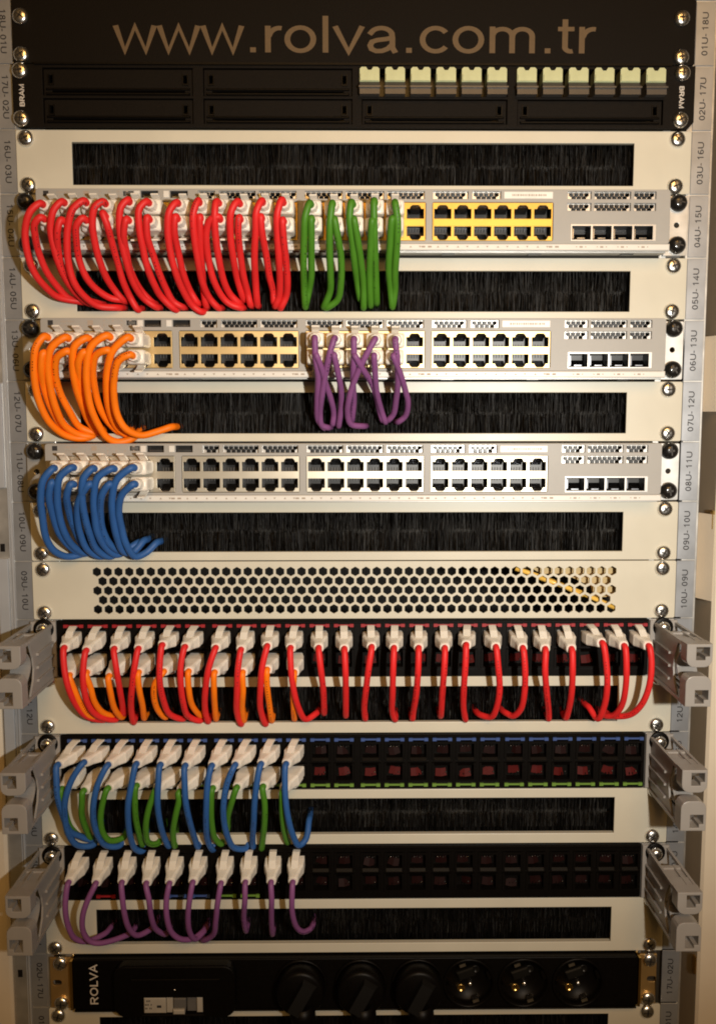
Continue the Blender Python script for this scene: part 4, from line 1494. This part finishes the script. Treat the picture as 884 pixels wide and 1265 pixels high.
ru = [G([(95, 210), (92, 330), (115, 440), (160, 540), (220, 605), (320, 625)]), G([(222, 225), (200, 340), (205, 450), (230, 540), (280, 600), (380, 625)]),
      G([(382, 215), (390, 330), (410, 450), (425, 540), (430, 590)]), G([(520, 215), (495, 320), (480, 440), (475, 550), (490, 640)]),
      G([(657, 195), (640, 300), (640, 410), (660, 510), (695, 590), (770, 620)]), G([(788, 205), (760, 310), (760, 420), (775, 530), (800, 600), (870, 630)]),
      H([(125, 210), (85, 320), (65, 440), (62, 560), (80, 635)]), H([(270, 220), (250, 340), (245, 460), (245, 580), (270, 650)]),
      H([(420, 200), (390, 320), (380, 440), (380, 560), (410, 650)]), H([(555, 210), (555, 330), (570, 450), (600, 560), (640, 622), (695, 590)]),
      H([(715, 210), (725, 320), (740, 450), (745, 585)]), H([(862, 215), (868, 350), (870, 480), (870, 600)]),
      I([(163, 185), (150, 280), (135, 400), (125, 500), (130, 560)]), I([(280, 190), (275, 300), (272, 430), (270, 520), (285, 565)]),
      I([(408, 190), (405, 300), (395, 430), (380, 520), (375, 560)]), I([(543, 190), (540, 300), (530, 430), (522, 545)]),
      I([(655, 175), (650, 280), (642, 400), (640, 500), (650, 565)]), I([(808, 185), (820, 280), (828, 400), (815, 490), (785, 550), (730, 540)]),
      J([(105, 190), (118, 300), (115, 420), (95, 510), (55, 545), (20, 530)]), J([(222, 195), (222, 300), (230, 420), (240, 520), (240, 560)]),
      J([(358, 195), (365, 300), (360, 420), (345, 510), (330, 555)]), J([(515, 165), (540, 270), (545, 380), (530, 490), (495, 560), (450, 500)]),
      J([(630, 180), (645, 290), (640, 400), (620, 490), (580, 540), (540, 545)]), J([(757, 180), (775, 280), (760, 400), (720, 490), (660, 540), (570, 545)])]
g4 = 'thin patch cables in the red tabbed patch panel'
run(ru, 11, 12, 0, list(range(24)), 2.35, M['red'], PPA, 'red', 'upper row of the red tabbed patch panel', g4, slot_of(12), 0.0, -13.6, cx=jcx)
rl = [G([(125, 365), (148, 450), (182, 530), (232, 600), (310, 620)]), G([(225, 350), (240, 430), (265, 520), (310, 580), (370, 600)]),
      G([(355, 370), (355, 460), (380, 560), (420, 610)]), G([(522, 350), (520, 440), (540, 540), (550, 615)]),
      G([(665, 345), (615, 410), (605, 470), (625, 560), (670, 610)]), G([(808, 345), (805, 440), (825, 540), (875, 600)]),
      H([(120, 350), (113, 450), (118, 550), (125, 620)]), H([(280, 350), (280, 450), (275, 550), (285, 630)]),
      H([(420, 335), (418, 430), (430, 530), (445, 630)]), H([(575, 350), (568, 480), (575, 620)])]
run(rl, 11, 12, 1, list(range(10)), 2.3, M['orange'], PPA, 'orange', 'lower row of the red tabbed patch panel', g4, slot_of(12), 0.0, -30.8, dz=-5, cx=jcx)

b3 = [K([(70, 230), (52, 330), (60, 440), (90, 550), (140, 660), (200, 690), (280, 712)]), K([(235, 215), (150, 330), (110, 450), (105, 560), (130, 680), (190, 750), (290, 745)]),
      K([(390, 230), (320, 350), (290, 480), (290, 590), (320, 690), (370, 750), (460, 750)]), K([(570, 225), (535, 350), (512, 480), (512, 600), (530, 710), (560, 775), (605, 785)]),
      K([(725, 230), (705, 350), (700, 480), (715, 600), (740, 690), (775, 755)]), Lq([(52, 235), (42, 350), (50, 480), (75, 600), (105, 700), (130, 760)]),
      Lq([(222, 235), (190, 350), (182, 480), (180, 620), (190, 720), (225, 778)]), Lq([(372, 230), (315, 350), (292, 480), (295, 600), (320, 700), (360, 765), (440, 765)]),
      Lq([(537, 225), (505, 350), (490, 480), (485, 600), (478, 720), (482, 760)]), Lq([(697, 225), (685, 340), (690, 460), (705, 570), (735, 680), (775, 750), (820, 710), (840, 590)])]
g5 = 'thin patch cables in the blue tabbed patch panel'
run(b3, 13, 14, 0, list(range(10)), 2.35, M['blue'], PPA, 'blue', 'upper row of the blue tabbed patch panel', g5, slot_of(14), 0.0, -13.0, cx=jcx)
g3l = [K([(95, 385), (98, 480), (115, 570), (145, 640), (210, 690)]), K([(235, 395), (215, 470), (215, 560), (245, 650), (275, 705)]),
       K([(390, 380), (350, 470), (335, 570), (350, 670), (400, 720), (480, 700)]), K([(572, 365), (555, 470), (560, 570), (580, 670), (605, 745)]),
       K([(700, 385), (665, 450), (640, 530), (625, 640), (645, 735), (705, 735)]), K([(850, 400), (838, 460), (820, 540), (800, 660), (812, 755)]),
       Lq([(228, 380), (212, 490), (215, 600), (235, 700), (280, 740)]), Lq([(382, 375), (345, 470), (320, 560), (315, 650)]),
       Lq([(550, 370), (555, 480), (555, 600), (545, 700), (535, 770)]), Lq([(680, 390), (668, 480), (670, 560), (682, 660), (705, 730)])]
run(g3l, 13, 14, 1, list(range(10)), 2.35, M['green'], PPA, 'green', 'lower row of the blue tabbed patch panel', g5, slot_of(14), 0.0, -30.5, dz=-5, cx=jcx)

p5 = [Mq([(135, 255), (112, 350), (110, 450), (130, 550), (170, 620), (240, 640), (360, 590)]), Mq([(308, 260), (250, 380), (220, 480), (225, 580), (270, 640), (340, 650), (520, 590)]),
      Mq([(475, 255), (475, 360), (490, 470), (520, 560), (570, 600), (650, 565)]), Mq([(632, 260), (645, 370), (660, 480), (690, 560), (755, 592)]),
      Mq([(780, 260), (758, 370), (760, 480), (790, 580), (850, 625), (930, 620), (980, 585)]), N([(92, 240), (70, 350), (60, 460), (72, 550), (105, 590), (145, 555)]),
      N([(262, 245), (240, 370), (228, 480), (215, 560), (150, 597)]), N([(410, 240), (405, 350), (398, 460), (412, 540)]),
      N([(565, 240), (567, 350), (565, 450), (572, 560)]), N([(697, 240), (690, 340), (692, 430), (720, 520), (760, 545), (800, 528)])]
g6 = 'thin purple patch cables in the lowest patch panel'
run(p5, 15, 16, 0, list(range(10)), 2.15, M['purple'], PPA, 'purple', 'upper row of the lowest patch panel', g6, slot_of(16), 0.0, -12.5, cx=jcx)
